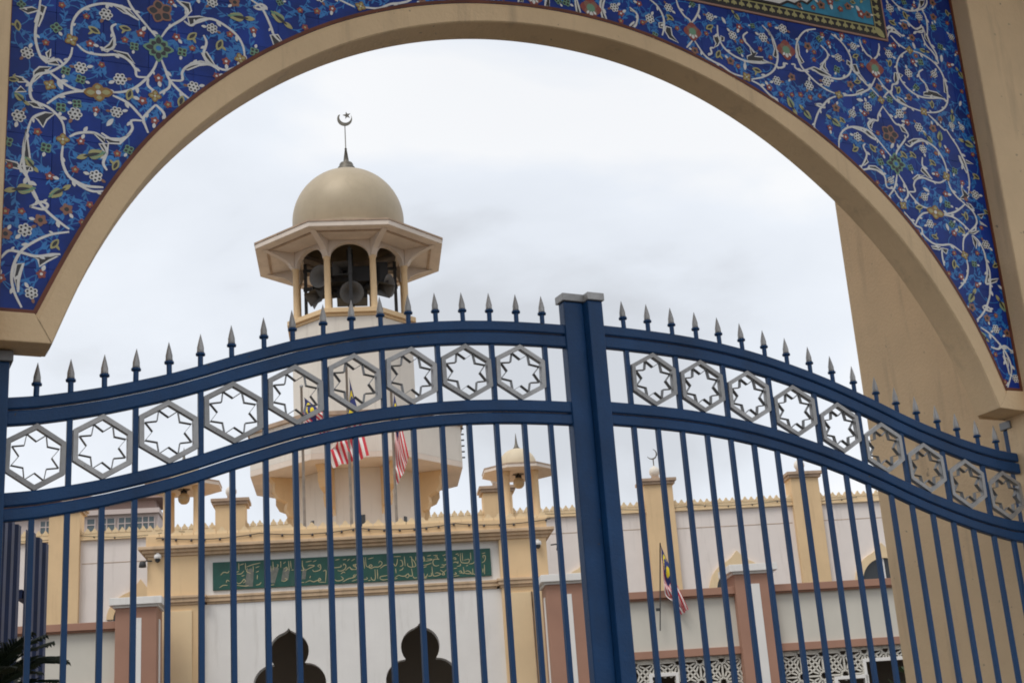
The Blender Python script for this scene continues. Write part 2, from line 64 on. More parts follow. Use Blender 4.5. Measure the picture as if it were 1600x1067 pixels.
FLOWERS_L=[[-2543,4955,"g"],[-2333,5061,"w"],[-2093,5122,"O"],[-2417,5035,"s"],[-2380,4972,"y"],[-2246,5007,"y"],[-2179,4995,"r"],[-2020,5006,"r"],[-1948,5024,"y"],[-2207,4924,"g"],[-1994,4934,"g"],[-2100,4934,"G"],[-2249,4949,"s"],[-1948,4962,"s"],[-1857,5080,"w"],[-1822,5004,"y"],[-1774,5066,"s"],[-1793,4922,"r"],[-1660,4994,"g"],[-1727,4948,"c"],[-1707,5163,"L"],[-1663,5107,"r"],[-1517,5179,"L"],[-1750,5238,"o"],[-1856,5217,"w"],[-2522,5071,"s"],[-2584,4874,"s"],[-2478,4907,"c"],[-2398,4903,"r"],[-2659,4810,"w"],[-2435,4777,"w"],[-2498,4752,"g"],[-2434,4722,"g"],[-2562,4673,"c"],[-2358,4671,"C"],[-2266,4751,"w"],[-2099,4784,"r"],[-2225,4684,"y"],[-2168,4661,"r"],[-2114,4693,"c"],[-1998,4688,"y"],[-1943,4767,"w"],[-2056,4660,"s"],[-2447,4602,"g"],[-2513,4574,"g"],[-2454,4552,"w"],[-2280,4588,"w"],[-2114,4573,"r"],[-2683,4507,"w"],[-2605,4445,"s"],[-2569,4376,"g"],[-2501,4425,"c"],[-2427,4427,"r"],[-2395,4365,"L"],[-2225,4416,"g"],[-2273,4391,"s"],[-2280,4333,"y"],[-2361,4273,"w"],[-2447,4292,"s"],[-2550,4248,"r"],[-2498,4190,"L"],[-2724,4383,"g"],[-2679,4171,"L"],[-2702,4934,"y"],[-2307,4534,"W"],[-2519,4681,"W"],[-2477,4105,"o"],[-2581,4044,"o"],[-2640,3993,"w"],[-2716,3968,"o"],[-2520,3946,"y"],[-2383,4138,"s"],[-2570,3806,"r"],[-2606,3720,"w"],[-2727,3774,"r"],[-2720,4068,"s"],[-2657,4075,"s"],[-802,5561,"P"],[-1070,5587,"w"],[-922,5613,"y"],[-893,5566,"s"],[-1124,5560,"s"],[-1121,5651,"r"],[-1278,5613,"w"],[-1247,5534,"s"],[-1103,5499,"g"],[-1428,5561,"P"],[-957,5452,"y"],[-803,5445,"o"],[-1032,5421,"o"],[-1079,5396,"s"],[-1125,5404,"W"],[-1207,5394,"y"],[-1128,5339,"c"],[-1425,5696,"w"],[-1587,5614,"o"],[-1679,5678,"g"],[-1742,5664,"r"],[-1626,5584,"s"],[-1618,5533,"s"],[-1441,5392,"o"],[-1333,5350,"w"],[-1273,5298,"r"],[-1555,5357,"w"],[-1350,5269,"s"],[-1620,5301,"s"],[-1684,5403,"w"],[-1705,5711,"s"],[-1799,5578,"w"],[-1775,5499,"g"],[-1924,5675,"w"],[-1931,5613,"y"],[-1966,5557,"s"],[-2061,5554,"P"],[-2186,5672,"w"],[-2181,5607,"y"],[-2066,5430,"o"],[-2069,5349,"c"],[-1857,5414,"o"],[-1911,5441,"y"],[-1761,5333,"c"],[-2009,5371,"g"],[-2135,5363,"g"],[-1910,5324,"W"],[-1960,5289,"w"],[-1927,5240,"r"],[-2194,5282,"w"],[-2234,5320,"W"],[-2213,5435,"y"],[-2286,5403,"o"],[-2314,5566,"w"],[-2363,5652,"r"],[-2424,5659,"g"],[-2355,5478,"g"],[-2514,5594,"w"],[-2502,5518,"s"],[-2456,5380,"y"],[-2382,5324,"c"],[-2353,5727,"c"],[-2235,5738,"r"],[-2394,5696,"s"],[-1850,5731,"r"],[-2320,5213,"w"],[-2431,5223,"o"],[-2238,5231,"r"],[-2467,5147,"L"],[-2663,5168,"L"],[-316,5616,"w"],[-476,5671,"r"],[-354,5588,"r"],[-170,5584,"P"],[-349,5541,"s"],[-534,5591,"w"],[-485,5558,"s"],[-663,5684,"w"],[-668,5622,"y"],[-704,5564,"s"],[-930,5679,"w"],[-24,5590,"g"]]
SIGN=[[[-2171,5375],[-2119,5418],[-2059,5407],[-2033,5436]],[[-1925,5407],[-1880,5424]],[[-1925,5381],[-1851,5380],[-1806,5424]],[[-1886,5553],[-1884,5439]],[[-1872,5518],[-1804,5537]],[[-1768,5482],[-1670,5515],[-1550,5535]],[[-1663,5496],[-1660,5404]],[[-1753,5463],[-1761,5410],[-1701,5380]],[[-1626,5463],[-1565,5483]],[[-1619,5391],[-1574,5411]],[[-1844,5342],[-1799,5355]],[[-2187,5180],[-2128,5214],[-2061,5211]],[[-2083,5253],[-2068,5290],[-2031,5273]],[[-1919,5244],[-1882,5227],[-1837,5255],[-1807,5295],[-1785,5260],[-1823,5232]],[[-1920,5203],[-1793,5185],[-1734,5193]],[[-1622,5190],[-1569,5199],[-1539,5231]],[[-1782,5548],[-1779,5434]],[[-1597,5348],[-1602,5280]],[[-1354,5548],[-1349,5411]],[[-1296,5438],[-1273,5483],[-1288,5499]],[[-1234,5542],[-1231,5503]],[[-1391,5178],[-1338,5183]],[[-1385,5481],[-1387,5390]],[[-1229,5544],[-1231,5445]],[[-1192,5508],[-1154,5532]],[[-1109,5545],[-1101,5385]],[[-1079,5544],[-1070,5421]],[[-1179,5427],[-1141,5448],[-1134,5409],[-1172,5381]],[[-1227,5236],[-1175,5229],[-1137,5254],[-1174,5275]],[[-1067,5398],[-1029,5400]],[[-890,5541],[-892,5457],[-871,5388],[-924,5387]],[[-838,5512],[-747,5526]],[[-725,5510],[-671,5530]],[[-852,5379],[-780,5413],[-704,5448],[-779,5459],[-809,5445]],[[-735,5388],[-714,5357],[-638,5368],[-607,5397],[-613,5458],[-651,5445],[-621,5413]],[[-570,5356],[-525,5354],[-537,5187]],[[-853,5189],[-785,5216],[-725,5194],[-665,5213],[-612,5214],[-626,5245],[-653,5216],[-628,5185],[-530,5176]],[[-784,5254],[-768,5291]],[[-913,5192],[-868,5194]],[[-418,5402],[-357,5399],[-289,5410],[-288,5441]],[[-250,5424],[-242,5454],[-209,5421],[-229,5369],[-291,5342],[-343,5352]],[[-222,5346],[-153,5395],[-124,5356],[-63,5356]],[[-60,5436],[-91,5415],[-62,5391]],[[-376,5518],[-308,5530]],[[-255,5516],[-201,5524]],[[-187,5497],[-148,5525]],[[-119,5493],[-65,5521]],[[-292,5296],[-253,5324],[-224,5308]],[[-393,5210],[-356,5189],[-295,5193],[-257,5218],[-293,5258]],[[-266,5169],[-174,5213],[-90,5224]],[[-66,5276],[-97,5255],[-67,5223]],[[-133,5374],[-96,5357],[-42,5362],[-63,5416],[-40,5438],[-101,5426]],[[-122,5492],[-67,5524]],[[74,5543],[83,5359]],[[105,5542],[108,5415],[141,5382],[202,5387],[188,5418],[156,5397],[178,5357],[239,5377],[300,5374],[347,5402],[364,5440],[327,5465],[310,5435]],[[145,5509],[230,5527]],[[330,5349],[392,5392],[446,5401]],[[246,5339],[248,5201],[224,5164],[187,5189],[180,5220]],[[284,5337],[285,5184]],[[65,5188],[118,5193],[112,5223]],[[133,5165],[171,5171]],[[323,5182],[332,5219],[447,5232]],[[323,5182],[368,5164],[444,5171]],[[-125,5171],[-41,5194]],[[-115,5228],[-69,5248],[-45,5278]],[[551,5526],[666,5524]],[[610,5488],[600,5420],[575,5375],[546,5415]],[[643,5363],[690,5384],[678,5454],[648,5463]],[[719,5521],[727,5367]],[[633,5299],[679,5316],[696,5345]],[[803,5509],[833,5504],[838,5438],[841,5345],[773,5364],[768,5411]],[[841,5345],[895,5358],[876,5428],[840,5476]],[[903,5511],[899,5442]],[[551,5185],[614,5223],[667,5209],[720,5210],[768,5242],[781,5203],[749,5178],[720,5206]],[[781,5210],[835,5211],[825,5323]],[[842,5200],[863,5168],[910,5173]],[[551,5169],[597,5178]],[[573,5336],[578,5260]],[[1018,5505],[1030,5435]],[[1010,5359],[1057,5365]],[[1020,5236],[1024,5159]],[[1030,5505],[1043,5442],[1011,5421]],[[1050,5427],[1135,5438],[1158,5452],[1074,5464]],[[1084,5506],[1146,5518]],[[1008,5360],[1078,5371],[1148,5391]],[[1014,5328],[1068,5341]],[[1206,5480],[1238,5494],[1251,5455],[1274,5446],[1197,5450],[1171,5405],[1184,5358],[1222,5341],[1269,5353]],[[1185,5512],[1254,5512]],[[1330,5501],[1385,5517]],[[1351,5457],[1381,5432],[1349,5419]],[[1307,5359],[1353,5349],[1385,5363]],[[1282,5314],[1359,5326]],[[1153,5336],[1155,5244],[1168,5190],[1214,5183],[1284,5207],[1239,5232],[1193,5227]],[[1280,5276],[1331,5235],[1345,5196],[1307,5205],[1380,5271]],[[1024,5228],[1022,5175],[1061,5188],[1078,5225]],[[1084,5187],[1137,5191],[1136,5237]],[[1013,5152],[1067,5165]],[[1497,5449],[1529,5459],[1542,5432],[1504,5434]],[[1493,5380],[1540,5389],[1570,5368],[1572,5399]],[[1551,5315],[1606,5328],[1608,5359]],[[1617,5528],[1618,5397],[1655,5368],[1739,5367],[1750,5421],[1665,5410]],[[1648,5527],[1648,5395]],[[1539,5509],[1586,5522]],[[1576,5484],[1593,5506]],[[1780,5528],[1780,5404]],[[1746,5347],[1808,5352],[1849,5392]],[[1698,5315],[1730,5329]],[[1496,5284],[1550,5292]],[[1491,5192],[1537,5201],[1515,5225]],[[1489,5161],[1582,5171]],[[1584,5214],[1622,5212],[1609,5243],[1577,5233]],[[1622,5212],[1661,5206],[1651,5302]],[[1661,5206],[1721,5191],[1776,5196],[1724,5237],[1677,5228]],[[1775,5180],[1798,5187],[1799,5271]],[[1798,5187],[1843,5169]],[[1964,5502],[2019,5511]],[[1983,5424],[1977,5463],[2009,5469],[2014,5422],[1995,5377],[1955,5356]],[[1992,5323],[1986,5169]],[[1965,5263],[1961,5193]]]
ARRIS=[[-2.577,3.505],[-2.535,3.629],[-2.473,3.8],[-2.406,3.945],[-2.344,4.068],[-2.282,4.188],[-2.188,4.329],[-2.077,4.478],[-1.92,4.641],[-1.764,4.787],[-1.611,4.906],[-1.446,5.021],[-1.26,5.132],[-0.983,5.253],[-0.845,5.308],[-0.634,5.361],[-0.373,5.411],[-0.122,5.423],[0.182,5.419],[0.403,5.392],[0.677,5.33],[0.914,5.25],[1.282,5.066],[1.537,4.887],[1.771,4.696],[1.982,4.492],[2.153,4.259],[2.327,3.981],[2.379,3.872],[2.447,3.713],[2.495,3.521]]
TILE_EDGE=[[-2.648,3.63],[-2.573,3.81],[-2.515,3.944],[-2.453,4.076],[-2.379,4.206],[-2.344,4.27],[-2.251,4.427],[-2.106,4.612],[-1.948,4.772],[-1.778,4.921],[-1.57,5.078],[-1.345,5.223],[-1.107,5.331],[-0.891,5.409],[-0.644,5.482],[-0.537,5.492],[-0.31,5.524],[0.002,5.538],[0.259,5.52],[0.505,5.482],[0.729,5.421],[0.986,5.321],[1.301,5.193],[1.602,5.011],[1.73,4.922],[1.956,4.715],[2.147,4.51],[2.298,4.273],[2.451,3.998],[2.518,3.851],[2.576,3.627]]
SPIKES_L=[[-0.233,3.9],[-0.375,3.9],[-0.52,3.892],[-0.663,3.881],[-0.804,3.867],[-0.943,3.844],[-1.084,3.822],[-1.227,3.793],[-1.364,3.758],[-1.51,3.716],[-1.643,3.674],[-1.79,3.619],[-1.928,3.563],[-2.064,3.515],[-2.204,3.478],[-2.335,3.441],[-2.472,3.41],[-2.607,3.387]]
SPIKES_R=[[0.202,3.899],[0.345,3.894],[0.487,3.89],[0.631,3.88],[0.77,3.862],[0.909,3.84],[1.049,3.817],[1.187,3.779],[1.332,3.744],[1.473,3.703],[1.61,3.653],[1.754,3.601],[1.883,3.548],[2.016,3.5],[2.155,3.463],[2.288,3.421],[2.428,3.384],[2.562,3.367]]


# ------------------------------------------------------------------ materials
def mat(name, col, rough=0.7, metal=0.0, var=0.0, vscale=3.0, bump=0.0, bscale=40.0, streak=0.0, stain=None, spec=0.5, rnd=0.0, coat=0.0, bdist=0.01, speck=None, sscale=30.0, sthr=0.68):
    m = bpy.data.materials.new(name); m.use_nodes = True
    nt = m.node_tree; n = nt.nodes; l = nt.links; b = n['Principled BSDF']
    b.inputs['Roughness'].default_value = rough; b.inputs['Metallic'].default_value = metal
    b.inputs['Specular IOR Level'].default_value = spec
    b.inputs['Coat Weight'].default_value = coat
    b.inputs['Base Color'].default_value = (*col, 1)
    if not (var or bump or streak or rnd or speck): return m
    t = n.new('ShaderNodeTexCoord')
    cur = None
    def noise(scale, detail=5, vec=None, rgh=0.6):
        q = n.new('ShaderNodeTexNoise'); q.inputs['Scale'].default_value = scale; q.inputs['Detail'].default_value = detail; q.inputs['Roughness'].default_value = rgh
        l.new(vec or t.outputs['Object'], q.inputs['Vector']); return q
    rgb = n.new('ShaderNodeRGB'); rgb.outputs[0].default_value = (*col, 1); cur = rgb.outputs[0]
    if var:
        q = noise(vscale); r_ = n.new('ShaderNodeMapRange'); r_.inputs['From Min'].default_value = 0.3; r_.inputs['From Max'].default_value = 0.7
        r_.inputs['To Min'].default_value = 1 - var; r_.inputs['To Max'].default_value = 1 + var * 0.6
        l.new(q.outputs[0], r_.inputs[0])
        s = n.new('ShaderNodeVectorMath'); s.operation = 'SCALE'; l.new(cur, s.inputs[0]); l.new(r_.outputs[0], s.inputs['Scale']); cur = s.outputs[0]
    if rnd:
        oi = n.new('ShaderNodeObjectInfo'); r_ = n.new('ShaderNodeMapRange'); r_.inputs['To Min'].default_value = 1 - rnd; r_.inputs['To Max'].default_value = 1 + rnd
        l.new(oi.outputs['Random'], r_.inputs[0])
        s = n.new('ShaderNodeVectorMath'); s.operation = 'SCALE'; l.new(cur, s.inputs[0]); l.new(r_.outputs[0], s.inputs['Scale']); cur = s.outputs[0]
    if streak:
        mpp = n.new('ShaderNodeMapping'); mpp.inputs['Scale'].default_value = (5.0, 5.0, 0.5); l.new(t.outputs['Object'], mpp.inputs[0])
        q = noise(1.6, 6, mpp.outputs[0], 0.65); r_ = n.new('ShaderNodeMapRange'); r_.inputs['From Min'].default_value = 0.55; r_.inputs['From Max'].default_value = 0.78
        r_.inputs['To Max'].default_value = streak; l.new(q.outputs[0], r_.inputs[0])
        mxx = n.new('ShaderNodeMix'); mxx.data_type = 'RGBA'; l.new(r_.outputs[0], mxx.inputs[0]); l.new(cur, mxx.inputs[6]); mxx.inputs[7].default_value = (*(stain or tuple(c * 0.4 for c in col)), 1); cur = mxx.outputs[2]
    if speck:
        q = noise(sscale, 3, None, 0.5); r_ = n.new('ShaderNodeMapRange'); r_.inputs['From Min'].default_value = sthr; r_.inputs['From Max'].default_value = sthr + 0.05
        l.new(q.outputs[0], r_.inputs[0])
        mxx = n.new('ShaderNodeMix'); mxx.data_type = 'RGBA'; l.new(r_.outputs[0], mxx.inputs[0]); l.new(cur, mxx.inputs[6]); mxx.inputs[7].default_value = (*speck, 1); cur = mxx.outputs[2]
    l.new(cur, b.inputs['Base Color'])
    if bump:
        q = noise(bscale, 6); bp = n.new('ShaderNodeBump'); bp.inputs['Strength'].default_value = bump; bp.inputs['Distance'].default_value = bdist
        l.new(q.outputs[0], bp.inputs['Height']); l.new(bp.outputs[0], b.inputs['Normal'])
    return m
M = {}
M['gateway'] = mat('gateway_paint', (0.80, 0.58, 0.345), 0.75, var=0.14, vscale=1.1, bump=0.45, bscale=45, streak=0.55, stain=(0.40, 0.285, 0.18), speck=(0.38, 0.275, 0.18), sscale=22, sthr=0.715)
M['blue_tile'] = mat('cobalt_glazed_tile', (0.008, 0.040, 0.275), 0.28, var=0.38, vscale=5, rnd=0.10, bump=0.05, bscale=12, spec=0.25)
M['grout'] = mat('tile_grout', (0.012, 0.018, 0.12), 0.9)
M['g_white'] = mat('white_glaze', (0.80, 0.78, 0.74), 0.3, var=0.12, vscale=20)
M['g_black'] = mat('black_glaze', (0.018, 0.016, 0.02), 0.3)
M['g_turq'] = mat('turquoise_glaze', (0.014, 0.20, 0.56), 0.3, var=0.25, vscale=15)
M['g_red'] = mat('red_glaze', (0.30, 0.055, 0.04), 0.35)
M['g_orange'] = mat('orange_glaze', (0.29, 0.13, 0.08), 0.35)
M['g_gold'] = mat('gold_glaze', (0.32, 0.165, 0.03), 0.35)
M['g_yellow'] = mat('yellow_glaze', (0.44, 0.40, 0.17), 0.35)
M['g_green'] = mat('green_glaze', (0.17, 0.33, 0.20), 0.35)
M['g_teal'] = mat('teal_glaze', (0.03, 0.25, 0.40), 0.3, var=0.3, vscale=9)
M['g_pink'] = mat('terracotta_line', (0.40, 0.22, 0.16), 0.5)
M['border'] = mat('oxblood_border', (0.16, 0.045, 0.022), 0.6, var=0.3, vscale=9)
M['gate_blue'] = mat('gate_blue_paint', (0.0085, 0.054, 0.155), 0.42, var=0.30, vscale=3, bump=0.22, bscale=60, streak=0.35, stain=(0.012, 0.032, 0.07), spec=0.32, speck=(0.05, 0.045, 0.045), sscale=26, sthr=0.71)
M['silver'] = mat('silver_paint', (0.42, 0.41, 0.40), 0.48, metal=0.4, var=0.25, vscale=10, rnd=0.14, bump=0.12, bscale=60, speck=(0.20, 0.18, 0.165), sscale=40, sthr=0.70)
M['silver_dark'] = mat('silver_strip', (0.20, 0.20, 0.20), 0.45, metal=0.4, var=0.15, vscale=10)
M['cream'] = mat('white_render', (0.78, 0.71, 0.665), 0.85, var=0.07, vscale=0.9, streak=0.45, stain=(0.44, 0.39, 0.345), bump=0.12, bscale=30)
M['white'] = mat('white_paint', (0.76, 0.74, 0.71), 0.8, var=0.05, vscale=2, streak=0.42, stain=(0.46, 0.43, 0.385))
M['yellow'] = mat('ochre_paint', (0.72, 0.515, 0.295), 0.8, var=0.09, vscale=1.2, streak=0.35, stain=(0.45, 0.30, 0.17), bump=0.1, bscale=30)
M['yellow_pale'] = mat('pale_ochre_paint', (0.78, 0.60, 0.37), 0.8, var=0.09, vscale=1.2, streak=0.3, stain=(0.5, 0.36, 0.22))
M['porch_trim'] = mat('porch_trim_paint', (0.58, 0.42, 0.27), 0.85, var=0.2, vscale=4, streak=0.5, stain=(0.22, 0.16, 0.12))
M['panel_white'] = mat('boundary_panel_paint', (0.60, 0.57, 0.50), 0.85, var=0.06, vscale=1.5, streak=0.2, stain=(0.42, 0.39, 0.34))
M['brown_trim'] = mat('weathered_trim', (0.44, 0.32, 0.23), 0.85, var=0.25, vscale=4, streak=0.4, stain=(0.16, 0.12, 0.10))
M['pink'] = mat('dusky_pink_paint', (0.36, 0.195, 0.135), 0.8, var=0.10, vscale=1.5, bump=0.1, bscale=30)
M['tower'] = mat('tower_render', (0.72, 0.665, 0.59), 0.85, var=0.07, vscale=0.8, streak=0.45, stain=(0.40, 0.35, 0.30), bump=0.1, bscale=20)
M['soffit'] = mat('eave_render', (0.72, 0.62, 0.53), 0.85, var=0.12, vscale=1.5, streak=0.3, stain=(0.33, 0.27, 0.22))
M['dome'] = mat('dome_gold_paint', (0.41, 0.335, 0.23), 0.5, metal=0.08, var=0.12, vscale=1.5, spec=0.4, streak=0.3, stain=(0.26, 0.21, 0.145))
M['finial'] = mat('weathered_bronze', (0.16, 0.145, 0.12), 0.5, metal=0.4, var=0.3, vscale=8)
M['kiosk_dome'] = mat('kiosk_dome_paint', (0.62, 0.52, 0.37), 0.6, var=0.12, vscale=2, streak=0.3, stain=(0.4, 0.32, 0.22))
M['dark'] = mat('dark_metal', (0.035, 0.035, 0.037), 0.6)
M['horn'] = mat('horn_grey', (0.13, 0.125, 0.12), 0.6, var=0.2, vscale=6)
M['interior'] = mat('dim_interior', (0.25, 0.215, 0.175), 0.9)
M['glass'] = mat('dark_glass', (0.03, 0.035, 0.04), 0.12)
M['green_sign'] = mat('sign_green', (0.009, 0.078, 0.058), 0.5, var=0.25, vscale=6, streak=0.25, stain=(0.10, 0.10, 0.09))
M['sign_gold'] = mat('sign_lettering', (0.50, 0.43, 0.24), 0.5)
M['sign_worn'] = mat('sign_bare_patch', (0.17, 0.175, 0.15), 0.8, var=0.3, vscale=20)
M['flag_red'] = mat('flag_red', (0.62, 0.05, 0.07), 0.85)
M['flag_white'] = mat('flag_white', (0.80, 0.78, 0.76), 0.85)
M['flag_blue'] = mat('flag_blue', (0.03, 0.04, 0.16), 0.85)
M['flag_yellow'] = mat('flag_yellow', (0.80, 0.62, 0.03), 0.85)
M['pole'] = mat('grey_steel', (0.36, 0.35, 0.34), 0.5, metal=0.5, var=0.2, vscale=5)
M['sheet'] = mat('blue_sheet', (0.012, 0.034, 0.12), 0.5, var=0.3, vscale=6)
M['frond'] = mat('frond_green', (0.014, 0.030, 0.012), 0.55, var=0.3, vscale=9)
M['bark'] = mat('bark', (0.09, 0.065, 0.045), 0.9, var=0.3, vscale=10, bump=0.5, bscale=20)
M['leaf'] = mat('leaf_green', (0.05, 0.09, 0.03), 0.6, var=0.3, vscale=8)
M['ground'] = mat('paving', (0.095, 0.09, 0.082), 0.9, var=0.2, vscale=0.6, bump=0.3, bscale=20)
M['apt_wall'] = mat('apartment_wall', (0.60, 0.50, 0.46), 0.9, var=0.06, vscale=0.3)
M['apt_roof'] = mat('apartment_roof', (0.42, 0.29, 0.25), 0.9, var=0.1, vscale=0.3)
M['apt_glass'] = mat('apartment_glass', (0.10, 0.13, 0.14), 0.25)
M['wire'] = mat('black_cable', (0.02, 0.02, 0.02), 0.7)
M['bulb'] = mat('unlit_bulb', (0.05, 0.04, 0.04), 0.3)
M['lampglass'] = mat('frosted_globe', (0.50, 0.38, 0.22), 0.4)
M['lattice'] = mat('lattice_white', (0.66, 0.63, 0.56), 0.8, var=0.08, vscale=4)

# ------------------------------------------------------------------ mesh helpers
class MB:
    def __init__(s): s.v = []; s.f = []; s.m = []; s.sm = []
    def face(s, pts, mi=0, smooth=False):
        b = len(s.v); s.v += [tuple(p) for p in pts]; s.f.append(tuple(range(b, b + len(pts)))); s.m.append(mi); s.sm.append(smooth)
    def box(s, x0, x1, y0, y1, z0, z1, mi=0):
        b = len(s.v)
        s.v += [(x0, y0, z0), (x1, y0, z0), (x1, y1, z0), (x0, y1, z0), (x0, y0, z1), (x1, y0, z1), (x1, y1, z1), (x0, y1, z1)]
        for q in ((0, 3, 2, 1), (4, 5, 6, 7), (0, 1, 5, 4), (1, 2, 6, 5), (2, 3, 7, 6), (3, 0, 4, 7)):
            s.f.append(tuple(b + i for i in q)); s.m.append(mi); s.sm.append(False)
    def prism_y(s, poly, y0, y1, mi=0, caps=True):          # poly in xz, counter-clockwise seen from -y
        n = len(poly); b = len(s.v)
        s.v += [(x, y0, z) for x, z in poly] + [(x, y1, z) for x, z in poly]
        if caps:
            s.f.append(tuple(b + i for i in range(n))); s.f.append(tuple(b + n + i for i in reversed(range(n)))); s.m += [mi, mi]; s.sm += [False, False]
        for i in range(n):
            j = (i + 1) % n; s.f.append((b + j, b + i, b + n + i, b + n + j)); s.m.append(mi); s.sm.append(False)
    def prism_z(s, poly, z0, z1, mi=0):
        n = len(poly); b = len(s.v)
        s.v += [(x, y, z0) for x, y in poly] + [(x, y, z1) for x, y in poly]
        s.f.append(tuple(b + i for i in reversed(range(n)))); s.f.append(tuple(b + n + i for i in range(n))); s.m += [mi, mi]; s.sm += [False, False]
        for i in range(n):
            j = (i + 1) % n; s.f.append((b + i, b + j, b + n + j, b + n + i)); s.m.append(mi); s.sm.append(False)
    def lathe(s, prof, seg=24, c=(0, 0, 0), mi=0, smooth=True, a0=0.0, capt=False, capb=False):   # prof: (r, z)
        b = len(s.v)
        for r_, z in prof:
            for k in range(seg):
                a = a0 + 2 * math.pi * k / seg; s.v.append((c[0] + r_ * math.cos(a), c[1] + r_ * math.sin(a), c[2] + z))
        for i in range(len(prof) - 1):
            for k in range(seg):
                k2 = (k + 1) % seg
                s.f.append((b + i * seg + k, b + i * seg + k2, b + (i + 1) * seg + k2, b + (i + 1) * seg + k)); s.m.append(mi); s.sm.append(smooth)
        if capb: s.f.append(tuple(b + k for k in reversed(range(seg)))); s.m.append(mi); s.sm.append(False)
        if capt: s.f.append(tuple(b + (len(prof) - 1) * seg + k for k in range(seg))); s.m.append(mi); s.sm.append(False)
    def tube(s, path, r_, seg=8, mi=0, cap=True):
        b = len(s.v); P = [Vector(p) for p in path]; n = len(P)
        for i, p in enumerate(P):
            t = (P[min(i + 1, n - 1)] - P[max(i - 1, 0)]).normalized()
            a = Vector((0, 0, 1)) if abs(t.z) < 0.9 else Vector((1, 0, 0))
            x = t.cross(a).normalized(); y = t.cross(x)
            rr = r_[i] if isinstance(r_, (list, tuple)) else r_
            for k in range(seg):
                q = 2 * math.pi * k / seg; s.v.append(tuple(p + (x * math.cos(q) + y * math.sin(q)) * rr))
        for i in range(n - 1):
            for k in range(seg):
                k2 = (k + 1) % seg; s.f.append((b + i * seg + k, b + i * seg + k2, b + (i + 1) * seg + k2, b + (i + 1) * seg + k)); s.m.append(mi); s.sm.append(True)
        if cap:
            s.f.append(tuple(b + k for k in range(seg))); s.f.append(tuple(b + (n - 1) * seg + k for k in reversed(range(seg)))); s.m += [mi, mi]; s.sm += [False, False]
    def mesh(s, name, mats):
        me = bpy.data.meshes.new(name); me.from_pydata(s.v, [], s.f)
        for k in mats: me.materials.append(M[k])
        me.polygons.foreach_set('material_index', s.m); me.polygons.foreach_set('use_smooth', s.sm); me.update()
        return me
    def build(s, name, mats, parent=None, bevel=0.0, kind=None):
        if isinstance(mats, str): mats = [mats]
        o = bpy.data.objects.new(name, s.mesh(name, mats)); COL.objects.link(o)
        if parent: o.parent = parent
        if bevel:
            bm = bmesh.new(); bm.from_mesh(o.data); bmesh.ops.remove_doubles(bm, verts=bm.verts, dist=1e-5)
            ed = [e_ for e_ in bm.edges if len(e_.link_faces) == 2 and e_.calc_face_angle(0) > 0.6]
            bmesh.ops.bevel(bm, geom=ed, offset=bevel, segments=2, affect='EDGES', profile=0.6, clamp_overlap=True)
            bm.to_mesh(o.data); bm.free()
        if kind: o['kind'] = kind
        return o
def link(name, me, parent=None, loc=(0, 0, 0), rot=(0, 0, 0), scale=(1, 1, 1)):
    o = bpy.data.objects.new(name, me); COL.objects.link(o); o.parent = parent; o.location = loc; o.rotation_euler = rot; o.scale = scale
    return o
def tag(o, label, cat, group=None):
    o['label'] = label; o['category'] = cat
    if group: o['group'] = group
    return o
def thing(name, label, cat, loc=(0, 0, 0), rz=0.0, group=None):
    o = bpy.data.objects.new(name, None); COL.objects.link(o); o.location = loc; o.rotation_euler = (0, 0, rz); o.empty_display_size = 0.3
    return tag(o, label, cat, group)
TH = R(-20.0)
UX = Vector((math.cos(TH), math.sin(TH), 0)); VX = Vector((-math.sin(TH), math.cos(TH), 0))
def bloc(u, d, z=0.0):                       # the mosque's own axes: u along its front, d back from the street
    return Vector((CAM.x, CAM.y, 0)) + UX * u + VX * d + Vector((0, 0, z))
def bthing(name, label, cat, u=0.0, d=0.0, z=0.0, group=None):
    return thing(name, label, cat, bloc(u, d, z), TH, group)
def crom(P, n=6):                            # smooth polyline
    P = [np.array(p, float) for p in P]
    if len(P) < 3:
        return [P[0] + (P[1] - P[0]) * t for t in np.linspace(0, 1, 3)]
    Q = [2 * P[0] - P[1]] + P + [2 * P[-1] - P[-2]]; out_ = []
    for i in range(1, len(Q) - 2):
        for k in range(n):
            t = k / n; a, b, c, d = Q[i - 1:i + 3]
            out_.append(0.5 * ((2 * b) + (-a + c) * t + (2 * a - 5 * b + 4 * c - d) * t * t + (-a + 3 * b - 3 * c + d) * t ** 3))
    out_.append(P[-1]); return out_
def resample(P, n):
    P = np.array(P, float); d = np.r_[0, np.cumsum(np.hypot(*np.diff(P, axis=0).T))]
    t = np.linspace(0, d[-1], n); return np.c_[np.interp(t, d, P[:, 0]), np.interp(t, d, P[:, 1])]
def ribbon(mb, P, hw, y, mi=0, taper=0.0, closed=False):   # flat band in the xz plane
    P = np.array(P, float); n = len(P); L = []; Rr = []
    for i in range(n):
        t = (P[(i + 1) % n] - P[i - 1]) if closed else (P[min(i + 1, n - 1)] - P[max(i - 1, 0)])
        t = t / (np.hypot(*t) + 1e-9); q = np.array([-t[1], t[0]])
        wdt = hw if not taper else hw * (1 - taper * abs(2 * i / (n - 1) - 1) ** 3)
        L.append(P[i] + q * wdt); Rr.append(P[i] - q * wdt)
    b = len(mb.v)
    for a, c in zip(L, Rr): mb.v += [(a[0], y, a[1]), (c[0], y, c[1])]
    for i in range(n if closed else n - 1):
        j = (i + 1) % n; mb.f.append((b + 2 * i + 1, b + 2 * j + 1, b + 2 * j, b + 2 * i)); mb.m.append(mi); mb.sm.append(False)
